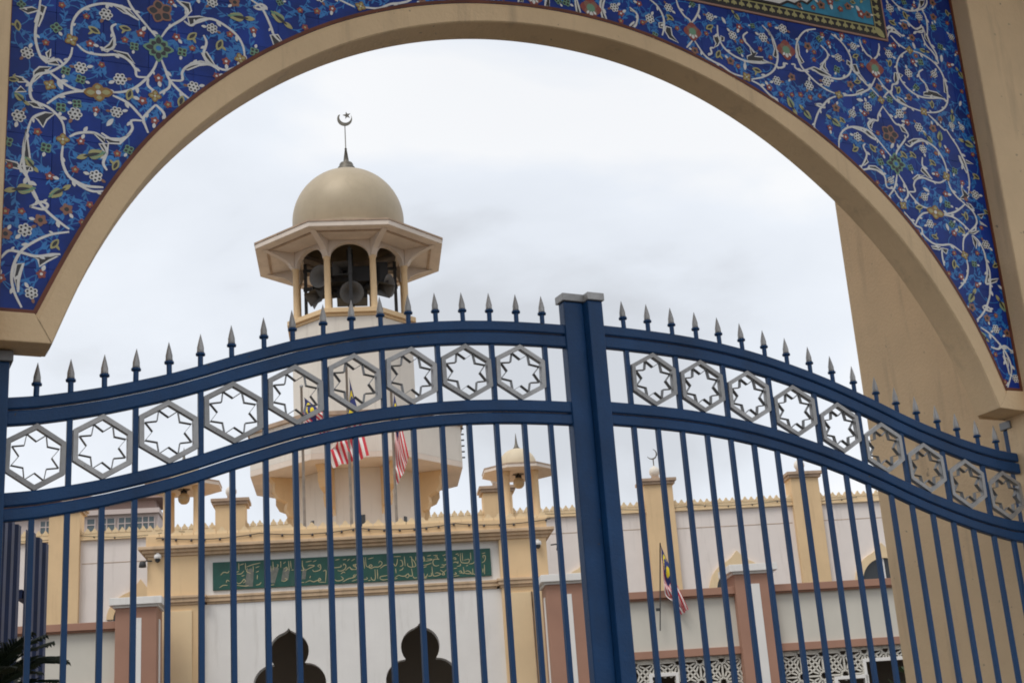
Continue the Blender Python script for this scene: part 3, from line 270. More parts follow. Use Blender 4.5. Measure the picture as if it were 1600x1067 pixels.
def octagon(apo, squeeze=0.0):               # regular octagon, a face towards -y
    Rr = apo / math.cos(math.pi / 8)
    return [(Rr * math.cos(math.pi / 8 + k * math.pi / 4), Rr * math.sin(math.pi / 8 + k * math.pi / 4)) for k in range(8)]

# ------------------------------------------------------------------ ground
g = MB(); g.box(-900, 900, -900, 900, -0.5, 0.0); g = g.build('ground', 'ground'); g['kind'] = 'structure'

# ------------------------------------------------------------------ gateway: arch wall, tiles, inscription
XC = -0.057
gw = thing('gateway', 'tall ochre gateway with a blue tiled arch spanning the street entrance', 'gateway', (0, 0, 0))
def smooth(P, sg, n=121):
    P = resample(crom(P, 5), n); k = np.exp(-0.5 * (np.arange(-12, 13) / sg) ** 2); k /= k.sum(); out_ = P.copy()
    for c in (0, 1):
        e1 = 2 * P[0, c] - P[12:0:-1, c]; e2 = 2 * P[-1, c] - P[-2:-14:-1, c]
        out_[:, c] = np.convolve(np.r_[e1, P[:, c], e2], k, 'valid')
    return resample(out_, n)
AR = smooth(ARRIS, 4.0); TE = smooth(TILE_EDGE, 4.0)
TEx = TE[np.argsort(TE[:, 0])]; ARx = AR[np.argsort(AR[:, 0])]
def f_tile(x):
    if x < TEx[0, 0] or x > TEx[-1, 0]: return 3.63
    return float(np.interp(x, TEx[:, 0], TEx[:, 1]))
def f_arris(x):
    if x < ARx[0, 0] or x > ARx[-1, 0]: return 3.505
    return float(np.interp(x, ARx[:, 0], ARx[:, 1]))
XL, XR, ZT = -2.80, 2.70, 7.2
YF, YB = -0.17, 0.0
mb = MB()
# archivolt profile across the band, from the tile edge to the opening: fraction, depth
PRO = [(0.0, -0.150), (0.05, -0.176), (0.22, -0.186), (0.955, -0.186), (1.0, -0.178)]
for i in range(120):
    for (t0, y0), (t1, y1) in zip(PRO[:-1], PRO[1:]):
        a = TE[i] + (AR[i] - TE[i]) * t0; b = TE[i + 1] + (AR[i + 1] - TE[i + 1]) * t0
        c = TE[i + 1] + (AR[i + 1] - TE[i + 1]) * t1; d = TE[i] + (AR[i] - TE[i]) * t1
        mb.face([(a[0], y0, a[1]), (d[0], y1, d[1]), (c[0], y1, c[1]), (b[0], y0, b[1])])
    a, b = AR[i], AR[i + 1]
    mb.face([(a[0], -0.178, a[1]), (a[0], YB, a[1]), (b[0], YB, b[1]), (b[0], -0.178, b[1])], smooth=True)
mb.build('archivolt', 'gateway', gw)
for s, (ax, az), (tx, tz), xo in ((-1, AR[0], TE[0], -2.88), (1, AR[-1], TE[-1], 2.80)):
    mb = MB(); poly = [(xo, 3.505), (ax, az), (tx, tz), (xo, 3.63)]
    if s > 0: poly = poly[::-1]
    mb.prism_y(poly, -0.185, YB); mb.build('corbel', 'gateway', gw, bevel=0.006)
mb = MB(); xs = np.linspace(-2.88, 2.80, 160)
for x0, x1 in zip(xs[:-1], xs[1:]):
    mb.face([(x0, -0.150, f_tile(x0)), (x1, -0.150, f_tile(x1)), (x1, -0.150, ZT), (x0, -0.150, ZT)])
    mb.face([(x1, YB, f_arris(x1)), (x0, YB, f_arris(x0)), (x0, YB, ZT), (x1, YB, ZT)])
mb.face([(-2.88, -0.15, ZT), (2.80, -0.15, ZT), (2.80, YB, ZT), (-2.88, YB, ZT)])
mb.build('arch_wall', 'gateway', gw)
for x0, x1 in ((-6.2, XL), (XR, 6.1)):  # outer width is unseen, stretched to go with the shading slab overhead
    mb = MB(); mb.box(x0, x1, -0.30, -0.002, 0, ZT); mb.build('pier', 'gateway', gw, bevel=0.012)
for x0, x1 in ((-6.2, -2.88), (2.80, 6.1)):
    mb = MB(); mb.box(x0, x1, 0.0, 1.28, 0, ZT); mb.build('wing_wall', 'gateway', gw, bevel=0.012)
mb = MB(); mb.box(-6.4, 6.3, -2.5, 1.45, ZT + 0.002, ZT + 0.25); mb.build('top_slab', 'gateway', gw)  # unseen slab above the view, added to keep sun off arch and gate

panel = MB(); xs = np.linspace(XL, XR, 160)
for x0, x1 in zip(xs[:-1], xs[1:]):
    panel.face([(x0, -0.158, f_tile(x0)), (x1, -0.158, f_tile(x1)), (x1, -0.158, 6.62), (x0, -0.158, 6.62)])
panel = panel.build('tile_panel', 'grout', gw)
panel['label'] = 'cobalt tile spandrel with white arabesque scrolls and small flowers'
TS, J = 0.2, 0.0007
nx = int((XR - XL) / TS) + 1; z = 3.63
for iz in range(15):
    z0, z1 = 3.63 + iz * TS + J, 3.63 + (iz + 1) * TS - J
    for ix in range(nx):
        x0 = XL + ix * TS + J; x1 = min(XL + (ix + 1) * TS - J, XR)
        if x1 - x0 < 0.01: continue
        xs = np.linspace(x0, x1, 9); lo = [max(z0, f_tile(x)) for x in xs]
        if min(lo) >= z1 - 0.004: continue
        if x0 > -2.2 and x1 < 2.09 and z0 > 5.80: continue          # behind the inscription
        mb = MB(); dy = random.uniform(0, 0.0003); tl = random.uniform(-0.0004, 0.0004); tz_ = random.uniform(-0.0004, 0.0004)
        yy = lambda x, zz: YF + dy + tl * (x - x0) + tz_ * (zz - z0)
        full = max(lo) <= z0 + 1e-6
        if full:
            P = [(x0, z0), (x1, z0), (x1, z1), (x0, z1)]; k = 0.0006
            I = [(x0 + k, z0 + k), (x1 - k, z0 + k), (x1 - k, z1 - k), (x0 + k, z1 - k)]
            mb.face([(a, yy(a, b), b) for a, b in I])
            for q in range(4):
                q2 = (q + 1) % 4
                mb.face([(P[q][0], YF + 0.0008, P[q][1]), (P[q2][0], YF + 0.0008, P[q2][1]), (I[q2][0], yy(*I[q2]), I[q2][1]), (I[q][0], yy(*I[q]), I[q][1])])
                mb.face([(P[q][0], -0.16, P[q][1]), (P[q2][0], -0.16, P[q2][1]), (P[q2][0], YF + 0.0008, P[q2][1]), (P[q][0], YF + 0.0008, P[q][1])])
        else:
            for (xa, la), (xb, lb) in zip(zip(xs[:-1], lo[:-1]), zip(xs[1:], lo[1:])):
                if la >= z1 and lb >= z1: continue
                la, lb = min(la, z1), min(lb, z1)
                mb.face([(xa, yy(xa, la), la), (xb, yy(xb, lb), lb), (xb, yy(xb, z1), z1), (xa, yy(xa, z1), z1)])
                mb.face([(xa, -0.16, la), (xb, -0.16, lb), (xb, yy(xb, lb), lb), (xa, yy(xa, la), la)])
        if mb.f: mb.build('tile', 'blue_tile', panel)
# oxblood border along the arch, the sides and the sill
mb = MB()
Tb = TE.copy(); b0 = len(mb.v)
ribbon(mb, Tb + np.array([0, 0.006]), 0.009, -0.1775)
mb.build('border_strip', 'border', panel)
for x0, x1, z0, z1 in ((XL, TE[0, 0] + 0.004, 3.628, 3.645), (TE[-1, 0] - 0.004, XR, 3.628, 3.645), (XL - 0.001, XL + 0.014, 3.645, 6.6), (XR - 0.014, XR + 0.001, 3.645, 6.6)):
    mb = MB(); mb.box(x0, x1, -0.179, -0.158, z0, z1); mb.build('border_strip', 'border', panel)

def wpt(p, s): return np.array([XC + s * p[0] / 1000.0, p[1] / 1000.0])
def inside(p, m=0.0): return XL + m < p[0] < XR - m and p[1] > f_tile(p[0]) + m and not (-2.26 < p[0] < 2.15 and p[1] > 5.745)
LAY = [0]
def lay(y, st=2e-5, n=90):
    LAY[0] = (LAY[0] + 1) % n; return y - LAY[0] * st
for SS, KK in ((STROKES, BLACKS), (STROKES_L, BLACKS_L)):
    s = 1
    for st in SS:
        P = crom([wpt(p, s) for p in st], 5)
        mb = MB(); ribbon(mb, P, 0.0060, lay(-0.1712, 1e-5), 0, taper=0.35)
        mb.build('scroll_stem', 'g_white', panel)
    for st in KK:
        P = [wpt(p, s) for p in st]
        c = sum(P) / len(P)
        mb = MB(); Q = P if s > 0 else P[::-1]
        yk = lay(-0.1707, 4e-6); mb.face([(p[0], yk, p[1]) for p in Q], 0)
        ribbon(mb, Q, 0.0038, lay(-0.1712, 1e-5), 1, closed=True)
        mb.build('leaf_inlay', ['g_black', 'g_white'], panel)
# flowers: flat glazed shapes, one mesh for each kind
PC = [0]
def petal(mb, a, r0, r1, wd, mi, y, n=5):
    ca, sa = math.cos(a), math.sin(a); pts = []
    for k in range(n + 1):
        t = k / n; pts.append((r0 + (r1 - r0) * t, wd * math.sin(math.pi * min(1, t * 0.92 + 0.04)) ** 0.8))
    PC[0] = (PC[0] + 1) % 23; y = y - PC[0] * 1.6e-5
    poly = [(x, y_) for x, y_ in pts] + [(x, -y_) for x, y_ in reversed(pts)]
    mb.face([(x * ca - q * sa, y, x * sa + q * ca) for x, q in reversed(poly)], mi)
def disc(mb, cx, cz, r_, mi, y, n=9): mb.face([(cx + r_ * math.cos(-2 * math.pi * k / n), y, cz + r_ * math.sin(-2 * math.pi * k / n)) for k in range(n)], mi)
FM = {}
mb = MB()
for k in range(6):
    a = k * math.pi / 3; disc(mb, 0.021 * math.cos(a), 0.021 * math.sin(a), 0.0125, 0, 0); disc(mb, 0.021 * math.cos(a), 0.021 * math.sin(a), 0.0062, 1, -0.0006)
disc(mb, 0, 0, 0.012, 0, -0.0008); disc(mb, 0, 0, 0.006, 1, -0.0012); petal(mb, -0.6, 0.03, 0.062, 0.009, 0, 0); petal(mb, 2.2, 0.03, 0.055, 0.008, 2, 0)
FM['w'] = mb.mesh('rosette', ['g_white', 'g_black', 'g_orange'])
mb = MB()
for k in range(5): petal(mb, k * 2 * math.pi / 5, 0.0, 0.030, 0.012, 0, 0)
disc(mb, 0, 0, 0.009, 1, -0.0008); petal(mb, -0.5, 0.02, 0.058, 0.012, 1, -0.0004)
FM['r'] = mb.mesh('red_blossom', ['g_red', 'g_white'])
mb = MB()
for k in range(5): petal(mb, k * 2 * math.pi / 5 + .3, 0.0, 0.019, 0.008, 0, 0)
disc(mb, 0, 0, 0.006, 1, -0.0008)
FM['s'] = mb.mesh('small_blossom', ['g_red', 'g_yellow'])
mb = MB()
for k in range(4): petal(mb, k * math.pi / 2 + .4, 0.0, 0.044, 0.020, 0, 0); petal(mb, k * math.pi / 2 + .4, 0.008, 0.034, 0.010, 1, -0.0008)
disc(mb, 0, 0, 0.007, 2, -0.0014)
FM['c'] = mb.mesh('gold_knot', ['g_gold', 'g_yellow', 'g_white'])
mb = MB()
for k in range(5): petal(mb, k * 2 * math.pi / 5, 0.0, 0.038, 0.016, 0, 0)
disc(mb, 0, 0, 0.014, 1, -0.0008); petal(mb, 0.9, 0.03, 0.062, 0.010, 2, 0)
FM['o'] = mb.mesh('orange_blossom', ['g_orange', 'g_black', 'g_white'])
mb = MB(); petal(mb, 1.2, -0.030, 0.036, 0.018, 0, 0); petal(mb, 1.2, -0.020, 0.022, 0.009, 1, -0.0008); petal(mb, 2.4, 0.005, 0.042, 0.007, 0, -0.0002)
FM['y'] = mb.mesh('yellow_bud', ['g_yellow', 'g_black'])
mb = MB()
for k in range(4): petal(mb, k * math.pi / 2 + .7, 0.0, 0.036, 0.017, 0, 0); petal(mb, k * math.pi / 2 + .7, 0.008, 0.029, 0.010, 1, -0.0008)
petal(mb, -0.2, 0.03, 0.06, 0.010, 2, 0)
FM['g'] = mb.mesh('green_blossom', ['g_green', 'g_black', 'g_white'])
mb = MB(); petal(mb, 0.6, -0.030, 0.032, 0.014, 0, 0); FM['W'] = mb.mesh('white_leaf', ['g_white'])
mb = MB()
for k in range(7): petal(mb, 0.9 + (k - 3) * 0.16, -0.01 + 0.004 * abs(k - 3), 0.075 - 0.011 * abs(k - 3), 0.012, k % 2, -0.0002 * k)
petal(mb, 0.9, -0.02, 0.05, 0.008, 2, -0.002); petal(mb, 4.1, 0.0, 0.05, 0.012, 0, 0)
FM['L'] = mb.mesh('serrated_leaf', ['g_yellow', 'g_green', 'g_black'])
mb = MB()
for k in range(4): petal(mb, k * math.pi / 2 + math.pi / 4 * 0, 0.0, 0.085, 0.044, 0, 0)
for k in range(4): petal(mb, k * math.pi / 2 + math.pi / 4, 0.0, 0.066, 0.026, 1, -0.0006)
disc(mb, 0, 0, 0.034, 2, -0.0012, 10); petal(mb, -math.pi / 2, 0.028, 0.066, 0.015, 3, -0.0016); petal(mb, -0.9, 0.03, 0.06, 0.010, 3, -0.0016); petal(mb, -2.2, 0.03, 0.06, 0.010, 3, -0.0016)
FM['P'] = mb.mesh('palmette', ['g_red', 'g_orange', 'g_green', 'g_white'])
mb = MB()
for k in range(8): petal(mb, k * math.pi / 4, 0.0, 0.088 if k % 2 == 0 else 0.07, 0.027, 0, 0); petal(mb, k * math.pi / 4, 0.022, 0.072 if k % 2 == 0 else 0.055, 0.016, 1, -0.0006)
disc(mb, 0, 0, 0.03, 0, -0.001, 10); disc(mb, 0, 0, 0.016, 2, -0.0016)
FM['G'] = mb.mesh('green_palmette', ['g_green', 'g_black', 'g_turq'])
mb = MB()
for k in range(5): petal(mb, k * 2 * math.pi / 5 + 0.3, 0.0, 0.088, 0.038, 0, 0); petal(mb, k * 2 * math.pi / 5 + 0.3, 0.02, 0.074, 0.024, 1, -0.0006)
disc(mb, 0, 0, 0.02, 0, -0.001)
FM['O'] = mb.mesh('brown_palmette', ['g_orange', 'g_black'])
mb = MB()
for k in range(4): petal(mb, k * math.pi / 2 + (0 if k % 2 == 0 else 0), 0.0, 0.088 if k % 2 == 0 else 0.062, 0.034, 0, 0); petal(mb, k * math.pi / 2, 0.022, 0.072 if k % 2 == 0 else 0.05, 0.017, 1, -0.0008)
disc(mb, 0, 0, 0.016, 2, -0.0014)
FM['C'] = mb.mesh('gold_cross', ['g_gold', 'g_yellow', 'g_white'])
rng = random.Random(3)
FP = []
for s in (1, -1):
    for x, z_, k in (FLOWERS if s > 0 else FLOWERS_L):
        p = wpt((x, z_), 1)
        if not inside(p, 0.012): continue
        a = 0.0 if k in 'PGC' else rng.uniform(0, 6.28)
        if k == 'C': a = 0.75 if s < 0 else -0.75
        if k == 'C': a = 0.15 * s
        q = {'r': .68, 's': .9, 'o': .70, 'y': .85, 'g': .68, 'w': .86, 'O': .66, 'G': .74, 'C': .72, 'P': .70, 'L': .95, 'c': .66, 'W': .75}[k] * rng.uniform(.92, 1.1)
        nm = {'w': 'rosette', 'r': 'blossom', 's': 'blossom', 'c': 'gold_knot', 'o': 'blossom', 'y': 'bud', 'g': 'blossom', 'W': 'leaf', 'L': 'leaf', 'P': 'palmette', 'G': 'palmette', 'O': 'palmette', 'C': 'gold_knot'}[k]
        link(nm, FM[k], panel, (p[0], lay(-0.1722, 8e-6), p[1]), (0, a, 0), (q, 0.35, q))
        FP.append(p)
# thin turquoise tendrils with leaves, running between neighbouring flowers
# small blossoms and leaves in the remaining gaps
SPt = np.array([q for SS in (STROKES, STROKES_L) for st in SS for q in crom([wpt(p, 1) for p in st], 4)])
def inview(p):
    d = Vector((p[0], -0.17, p[1])) - CAM; zz = d.dot(cf); a = 800 + 2249.8 * d.dot(cr) / zz; b = 533 - 2249.8 * d.dot(cu) / zz
    return -120 < a < 1720 and -120 < b < 1180
tries = 0
while tries < 9000:
    tries += 1; p = np.array([rng.uniform(XL, XR), rng.uniform(3.65, 6.55)])
    if not inside(p, 0.02) or not inview(p): continue
    if np.min(np.hypot(*(np.array(FP) - p).T)) < 0.075 or np.min(np.hypot(*(SPt - p).T)) < 0.030: continue
    k = rng.choice('ssssrrggyywWoL'); q = {'s': .85, 'r': .58, 'g': .55, 'y': .7, 'w': .72, 'W': .65, 'o': .55, 'L': .7}[k] * rng.uniform(.9, 1.1)
    link({'w': 'rosette', 'y': 'bud', 'W': 'leaf', 'L': 'leaf'}.get(k, 'blossom'), FM[k], panel, (p[0], lay(-0.1722, 8e-6), p[1]), (0, rng.uniform(0, 6.28), 0), (q, 0.35, q)); FP.append(p)
# little white leaflets budding off the scrolls
LM = MB(); petal(LM, 0, 0, 0.030, 0.0075, 0, 0); LM = LM.mesh('leaflet', ['g_white']); nl = 0
for SS in (STROKES, STROKES_L):
    for st in SS:
        P = crom([wpt(p, 1) for p in st], 6); acc = 0.05
        for i in range(1, len(P) - 1):
            acc += np.hypot(*(P[i] - P[i - 1]))
            if acc > 0.105 and nl < 295 and inside(P[i], 0.01):
                acc = 0; t = P[i + 1] - P[i - 1]; an = math.atan2(t[1], t[0]) + rng.choice((-1, 1)) * rng.uniform(.4, .9); q = rng.uniform(.7, 1.2)
                link('leaflet', LM, panel, (P[i][0], lay(-0.1712, 1e-5), P[i][1]), (0, -an, 0), (q, 0.3, q)); nl += 1
FPa = np.array(FP); done = set(); TD = []
def tendril(a, b, bend):
    d = b - a; L = np.hypot(*d); nrm = np.array([-d[1], d[0]]) / L
    P = [a + d * t + nrm * bend * L * math.sin(math.pi * t) for t in np.linspace(0.06, 0.94, 9)]
    P = [p for p in P if inside(p, 0.004)]
    if len(P) < 4: return None
    mb = MB()
    ribbon(mb, P, 0.0021, lay(-0.17025, 4e-6))
    for k in range(1, len(P) - 1):
        t = P[k + 1] - P[k]; an = math.atan2(t[1], t[0])
        for sg_ in (1, -1):
            if rng.random() < 0.32:
                an2 = an + sg_ * rng.uniform(0.5, 1.1); ln = rng.uniform(0.016, 0.038); wd = ln * rng.uniform(0.13, 0.22)
                m2 = MB(); petal(m2, an2, 0, ln, wd, 0, 0)
                yl = lay(-0.17025, 4e-6)
                for f in m2.f: mb.face([(m2.v[i][0] + P[k][0], yl, m2.v[i][2] + P[k][1]) for i in f])
    return mb
for i in range(len(FPa)):
    d = np.hypot(*(FPa - FPa[i]).T); o_ = np.argsort(d)
    for j in o_[1:5]:
        j = int(j)
        if d[j] < 0.34 and (min(i, j), max(i, j)) not in done:
            done.add((min(i, j), max(i, j))); TD.append((0 if FPa[i][0] < 0 else 1, tendril(FPa[i], FPa[j], rng.choice((-1, 1)) * rng.uniform(0.15, 0.38))))
TD = [t for t in TD if t[1] is not None]; TD.sort(key=lambda t: t[0])          # the left-hand ones are nearer and show largest
rest = MB()
for i, (_, mb) in enumerate(TD):
    if i < 290: mb.build('tendril', 'g_turq', panel)
    else:
        for f in mb.f: rest.face([mb.v[q] for q in f])
if rest.f: rest.build('tendril', 'g_turq', panel, kind='stuff')

# inscription panel above the arch (only its lower right corner is in view)
IX0, IX1, IZ0, IZ1 = -2.251, 2.137, 5.754, 6.62
ip = MB(); ip.box(IX0, IX1, -0.178, -0.158, IZ0, IZ1); ip = ip.build('inscription_panel', 'g_pink', gw)
mb = MB(); mb.box(IX0 + 0.012, IX1 - 0.012, -0.1795, -0.1775, IZ0 + 0.012, IZ1 - 0.012); mb.build('border_ground', 'g_black', ip)
mb = MB(); mb.box(IX0 + 0.084, IX1 - 0.084, -0.1815, -0.179, IZ0 + 0.071, IZ1 - 0.071); mb.build('yellow_band', 'g_yellow', ip)
mb = MB(); mb.box(IX0 + 0.091, IX1 - 0.091, -0.1832, -0.181, IZ0 + 0.079, IZ1 - 0.079); mb.build('black_band', 'g_black', ip)
mb = MB(); mb.box(IX0 + 0.099, IX1 - 0.099, -0.1848, -0.1828, IZ0 + 0.087, IZ1 - 0.087); mb.build('teal_field', 'g_teal', ip)
mb = MB()
for ang in (-0.75, 0, 0.75): petal(mb, -math.pi / 2 + ang, -0.002, 0.026, 0.0085, 0, 0)
mb.box(-0.005, 0.005, -0.0005, 0.0, 0.0, 0.022)
tre = mb.mesh('trefoil', ['g_yellow'])
x = IX1 - 0.105
while x > IX0 + 0.1:
    link('trefoil', tre, ip, (x, -0.1812, IZ0 + 0.055)); x -= 0.052
z_ = IZ0 + 0.11
while z_ < IZ1 - 0.08:
    link('trefoil', tre, ip, (IX1 - 0.062, -0.1812, z_), (0, -math.pi / 2, 0)); z_ += 0.052
mb = MB(); petal(mb, -math.pi / 4, -0.03, 0.055, 0.024, 0, 0); link('corner_leaf', mb.mesh('corner_leaf', ['g_yellow']), ip, (IX1 - 0.07, -0.1822, IZ0 + 0.055))
# white cartouche with black script, and flower sprays in the teal corner
W_ = [(-1.9, 5.842), (1.36, 5.842), (1.42, 5.875), (1.47, 5.868), (1.52, 5.90), (1.56, 5.888), (1.60, 5.925), (1.585, 5.96), (1.64, 5.99), (1.62, 6.3), (1.3, 6.5), (-1.9, 6.5)]
mb = MB(); mb.face([(x_, -0.1856, z2) for x_, z2 in W_], 0); ribbon(mb, W_, 0.008, -0.1872, 1, closed=True); mb.build('cartouche', ['g_white', 'g_black'], ip)
W2 = [(1.70, 5.985), (1.92, 5.99), (1.935, 6.02), (1.93, 6.3), (1.70, 6.3)]
mb = MB(); mb.face([(x_, -0.1866, z2) for x_, z2 in W2], 0); ribbon(mb, W2, 0.008, -0.1872, 1, closed=True); mb.build('cartouche', ['g_white', 'g_black'], ip)
rr_ = random.Random(5)
for k in range(20):
    x0 = 1.5 - k * 0.165; zz = 5.90 + rr_.uniform(0, .05)
    P = [(x0, zz + .22), (x0 - .02, zz + .1), (x0 - .05, zz + .02), (x0 - .11, zz), (x0 - .15, zz + .04)] if k % 3 else [(x0, zz + .25), (x0 - .008, zz + .12), (x0 - .012, zz)]
    mb = MB(); ribbon(mb, crom(P, 4), 0.010, -0.1876, 0, taper=0.6); mb.build('script_stroke', 'g_black', ip)
for x_, z2, k, q in ((1.66, 5.90, 'o', .8), (1.73, 5.935, 'r', .9), (1.80, 5.90, 's', 1.1), (1.86, 5.93, 'o', .7), (1.95, 5.895, 'r', 1.0), (2.0, 5.90, 'o', .7), (1.98, 6.0, 'L', .7), (1.99, 6.08, 'o', .8), (1.90, 5.965, 'y', .6), (1.60, 5.87, 's', 1.0), (1.78, 5.965, 'g', .6), (2.0, 6.16, 'r', .9), (1.5, 5.865, 'o', .5)):
    link('blossom', FM[k], ip, (x_, -0.1880, z2), (0, rr_.uniform(0, 6), 0), (q, 1, q))

# ------------------------------------------------------------------ the blue gate
CURVE = {}
for s, SP in ((-1, SPIKES_L), (1, SPIKES_R)):
    kx = [0.0] + [abs(a[0]) for a in SP] + [2.80]
    kz = [a[1] for a in SP]; kz = [kz[0] + 0.003] + kz + [kz[-1] - 0.022]
    for _ in range(2): kz = [kz[0]] + [(kz[i - 1] + 2 * kz[i] + kz[i + 1]) / 4 for i in range(1, len(kz) - 1)] + [kz[-1]]
    CURVE[s] = (kx, kz)
SIDE = [-1]
def zc(x): return float(np.interp(abs(x), *CURVE[SIDE[0]]))
tip_prof = [(0.0115, 0.0), (0.0165, 0.004), (0.0150, 0.016), (0.0152, 0.027), (0.0092, 0.055), (0.0035, 0.078), (0.0006, 0.090)]
mb = MB(); mb.lathe(tip_prof, 12, capb=True); TIP = mb.mesh('spear_tip', ['silver'])
mb = MB(); mb.lathe([(0.012, -0.008), (0.0205, -0.007), (0.0215, -0.002), (0.0205, 0.003), (0.012, 0.004)], 12); COLLAR = mb.mesh('collar', ['gate_blue'])
mb = MB(); mb.lathe([(0.0118, -0.075), (0.0118, -0.004)], 10); STEM = mb.mesh('spike', ['gate_blue'])
mb = MB(); mb.box(-0.0112, 0.0112, -0.0105, 0.0105, 0, 1)
BAR = mb.mesh('bar', ['gate_blue'])
def ring_poly(mb, outer, inner, y0, y1, mi=0):
    n = len(outer)
    for i in range(n):
        j = (i + 1) % n; a, b, c, d = outer[i], outer[j], inner[j], inner[i]
        mb.face([(a[0], y0, a[1]), (b[0], y0, b[1]), (c[0], y0, c[1]), (d[0], y0, d[1])], mi)
        mb.face([(d[0], y1, d[1]), (c[0], y1, c[1]), (b[0], y1, b[1]), (a[0], y1, a[1])], mi)
        mb.face([(b[0], y0, b[1]), (a[0], y0, a[1]), (a[0], y1, a[1]), (b[0], y1, b[1])], mi)
        mb.face([(d[0], y0, d[1]), (c[0], y0, c[1]), (c[0], y1, c[1]), (d[0], y1, d[1])], mi)
def hexa(hw, hh, sd): return [(-hw, -sd), (0, -hh), (hw, -sd), (hw, sd), (0, hh), (-hw, sd)]
mb = MB(); ring_poly(mb, hexa(0.120, 0.139, 0.067), hexa(0.1005, 0.1158, 0.0558), -0.017, 0.011)
HEX = mb.mesh('hexagon_frame', ['silver'])
st = []
for k in range(16):
    a = math.pi / 8 + k * math.pi / 8; rr = 0.1045 if k % 2 == 0 else 0.067
    st.append((rr * math.cos(a), rr * math.sin(a)))
stI = [(x * 0.962, y * 0.962) for x, y in st]
mb = MB(); ring_poly(mb, st, stI, -0.012, 0.012); STAR = mb.mesh('star_strip', ['silver_dark'])
def rail(mb, xa, xb, o0, o1, y0=-0.019, y1=0.019):
    xs = np.linspace(xa, xb, 40)
    for x0, x1 in zip(xs[:-1], xs[1:]):
        q = [(x0, zc(x0) + o0), (x1, zc(x1) + o0), (x1, zc(x1) + o1), (x0, zc(x0) + o1)]
        k = 0.006
        f = [(x0, zc(x0) + o0 + k), (x1, zc(x1) + o0 + k), (x1, zc(x1) + o1 - k), (x0, zc(x0) + o1 - k)]
        mb.face([(a, y0, b) for a, b in f], smooth=True)
        mb.face([(a, y1, b) for a, b in reversed(f)], smooth=True)
        for sgn, (p, r_) in ((-1, ((q[0], q[1]), (f[0], f[1]))), ) if False else ():
            pass
        # bevelled top and bottom
        mb.face([(q[0][0], y0 + k, q[0][1]), (q[1][0], y0 + k, q[1][1]), (f[1][0], y0, f[1][1]), (f[0][0], y0, f[0][1])], smooth=True)
        mb.face([(f[3][0], y0, f[3][1]), (f[2][0], y0, f[2][1]), (q[2][0], y0 + k, q[2][1]), (q[3][0], y0 + k, q[3][1])], smooth=True)
        mb.face([(q[3][0], y0 + k, q[3][1]), (q[2][0], y0 + k, q[2][1]), (q[2][0], y1 - k, q[2][1]), (q[3][0], y1 - k, q[3][1])], smooth=True)
        mb.face([(q[1][0], y0 + k, q[1][1]), (q[0][0], y0 + k, q[0][1]), (q[0][0], y1 - k, q[0][1]), (q[1][0], y1 - k, q[1][1])], smooth=True)
        mb.face([(f[0][0], y1, f[0][1]), (f[1][0], y1, f[1][1]), (q[1][0], y1 - k, q[1][1]), (q[0][0], y1 - k, q[0][1])], smooth=True)
        mb.face([(q[3][0], y1 - k, q[3][1]), (q[2][0], y1 - k, q[2][1]), (f[2][0], y1, f[2][1]), (f[3][0], y1, f[3][1])], smooth=True)
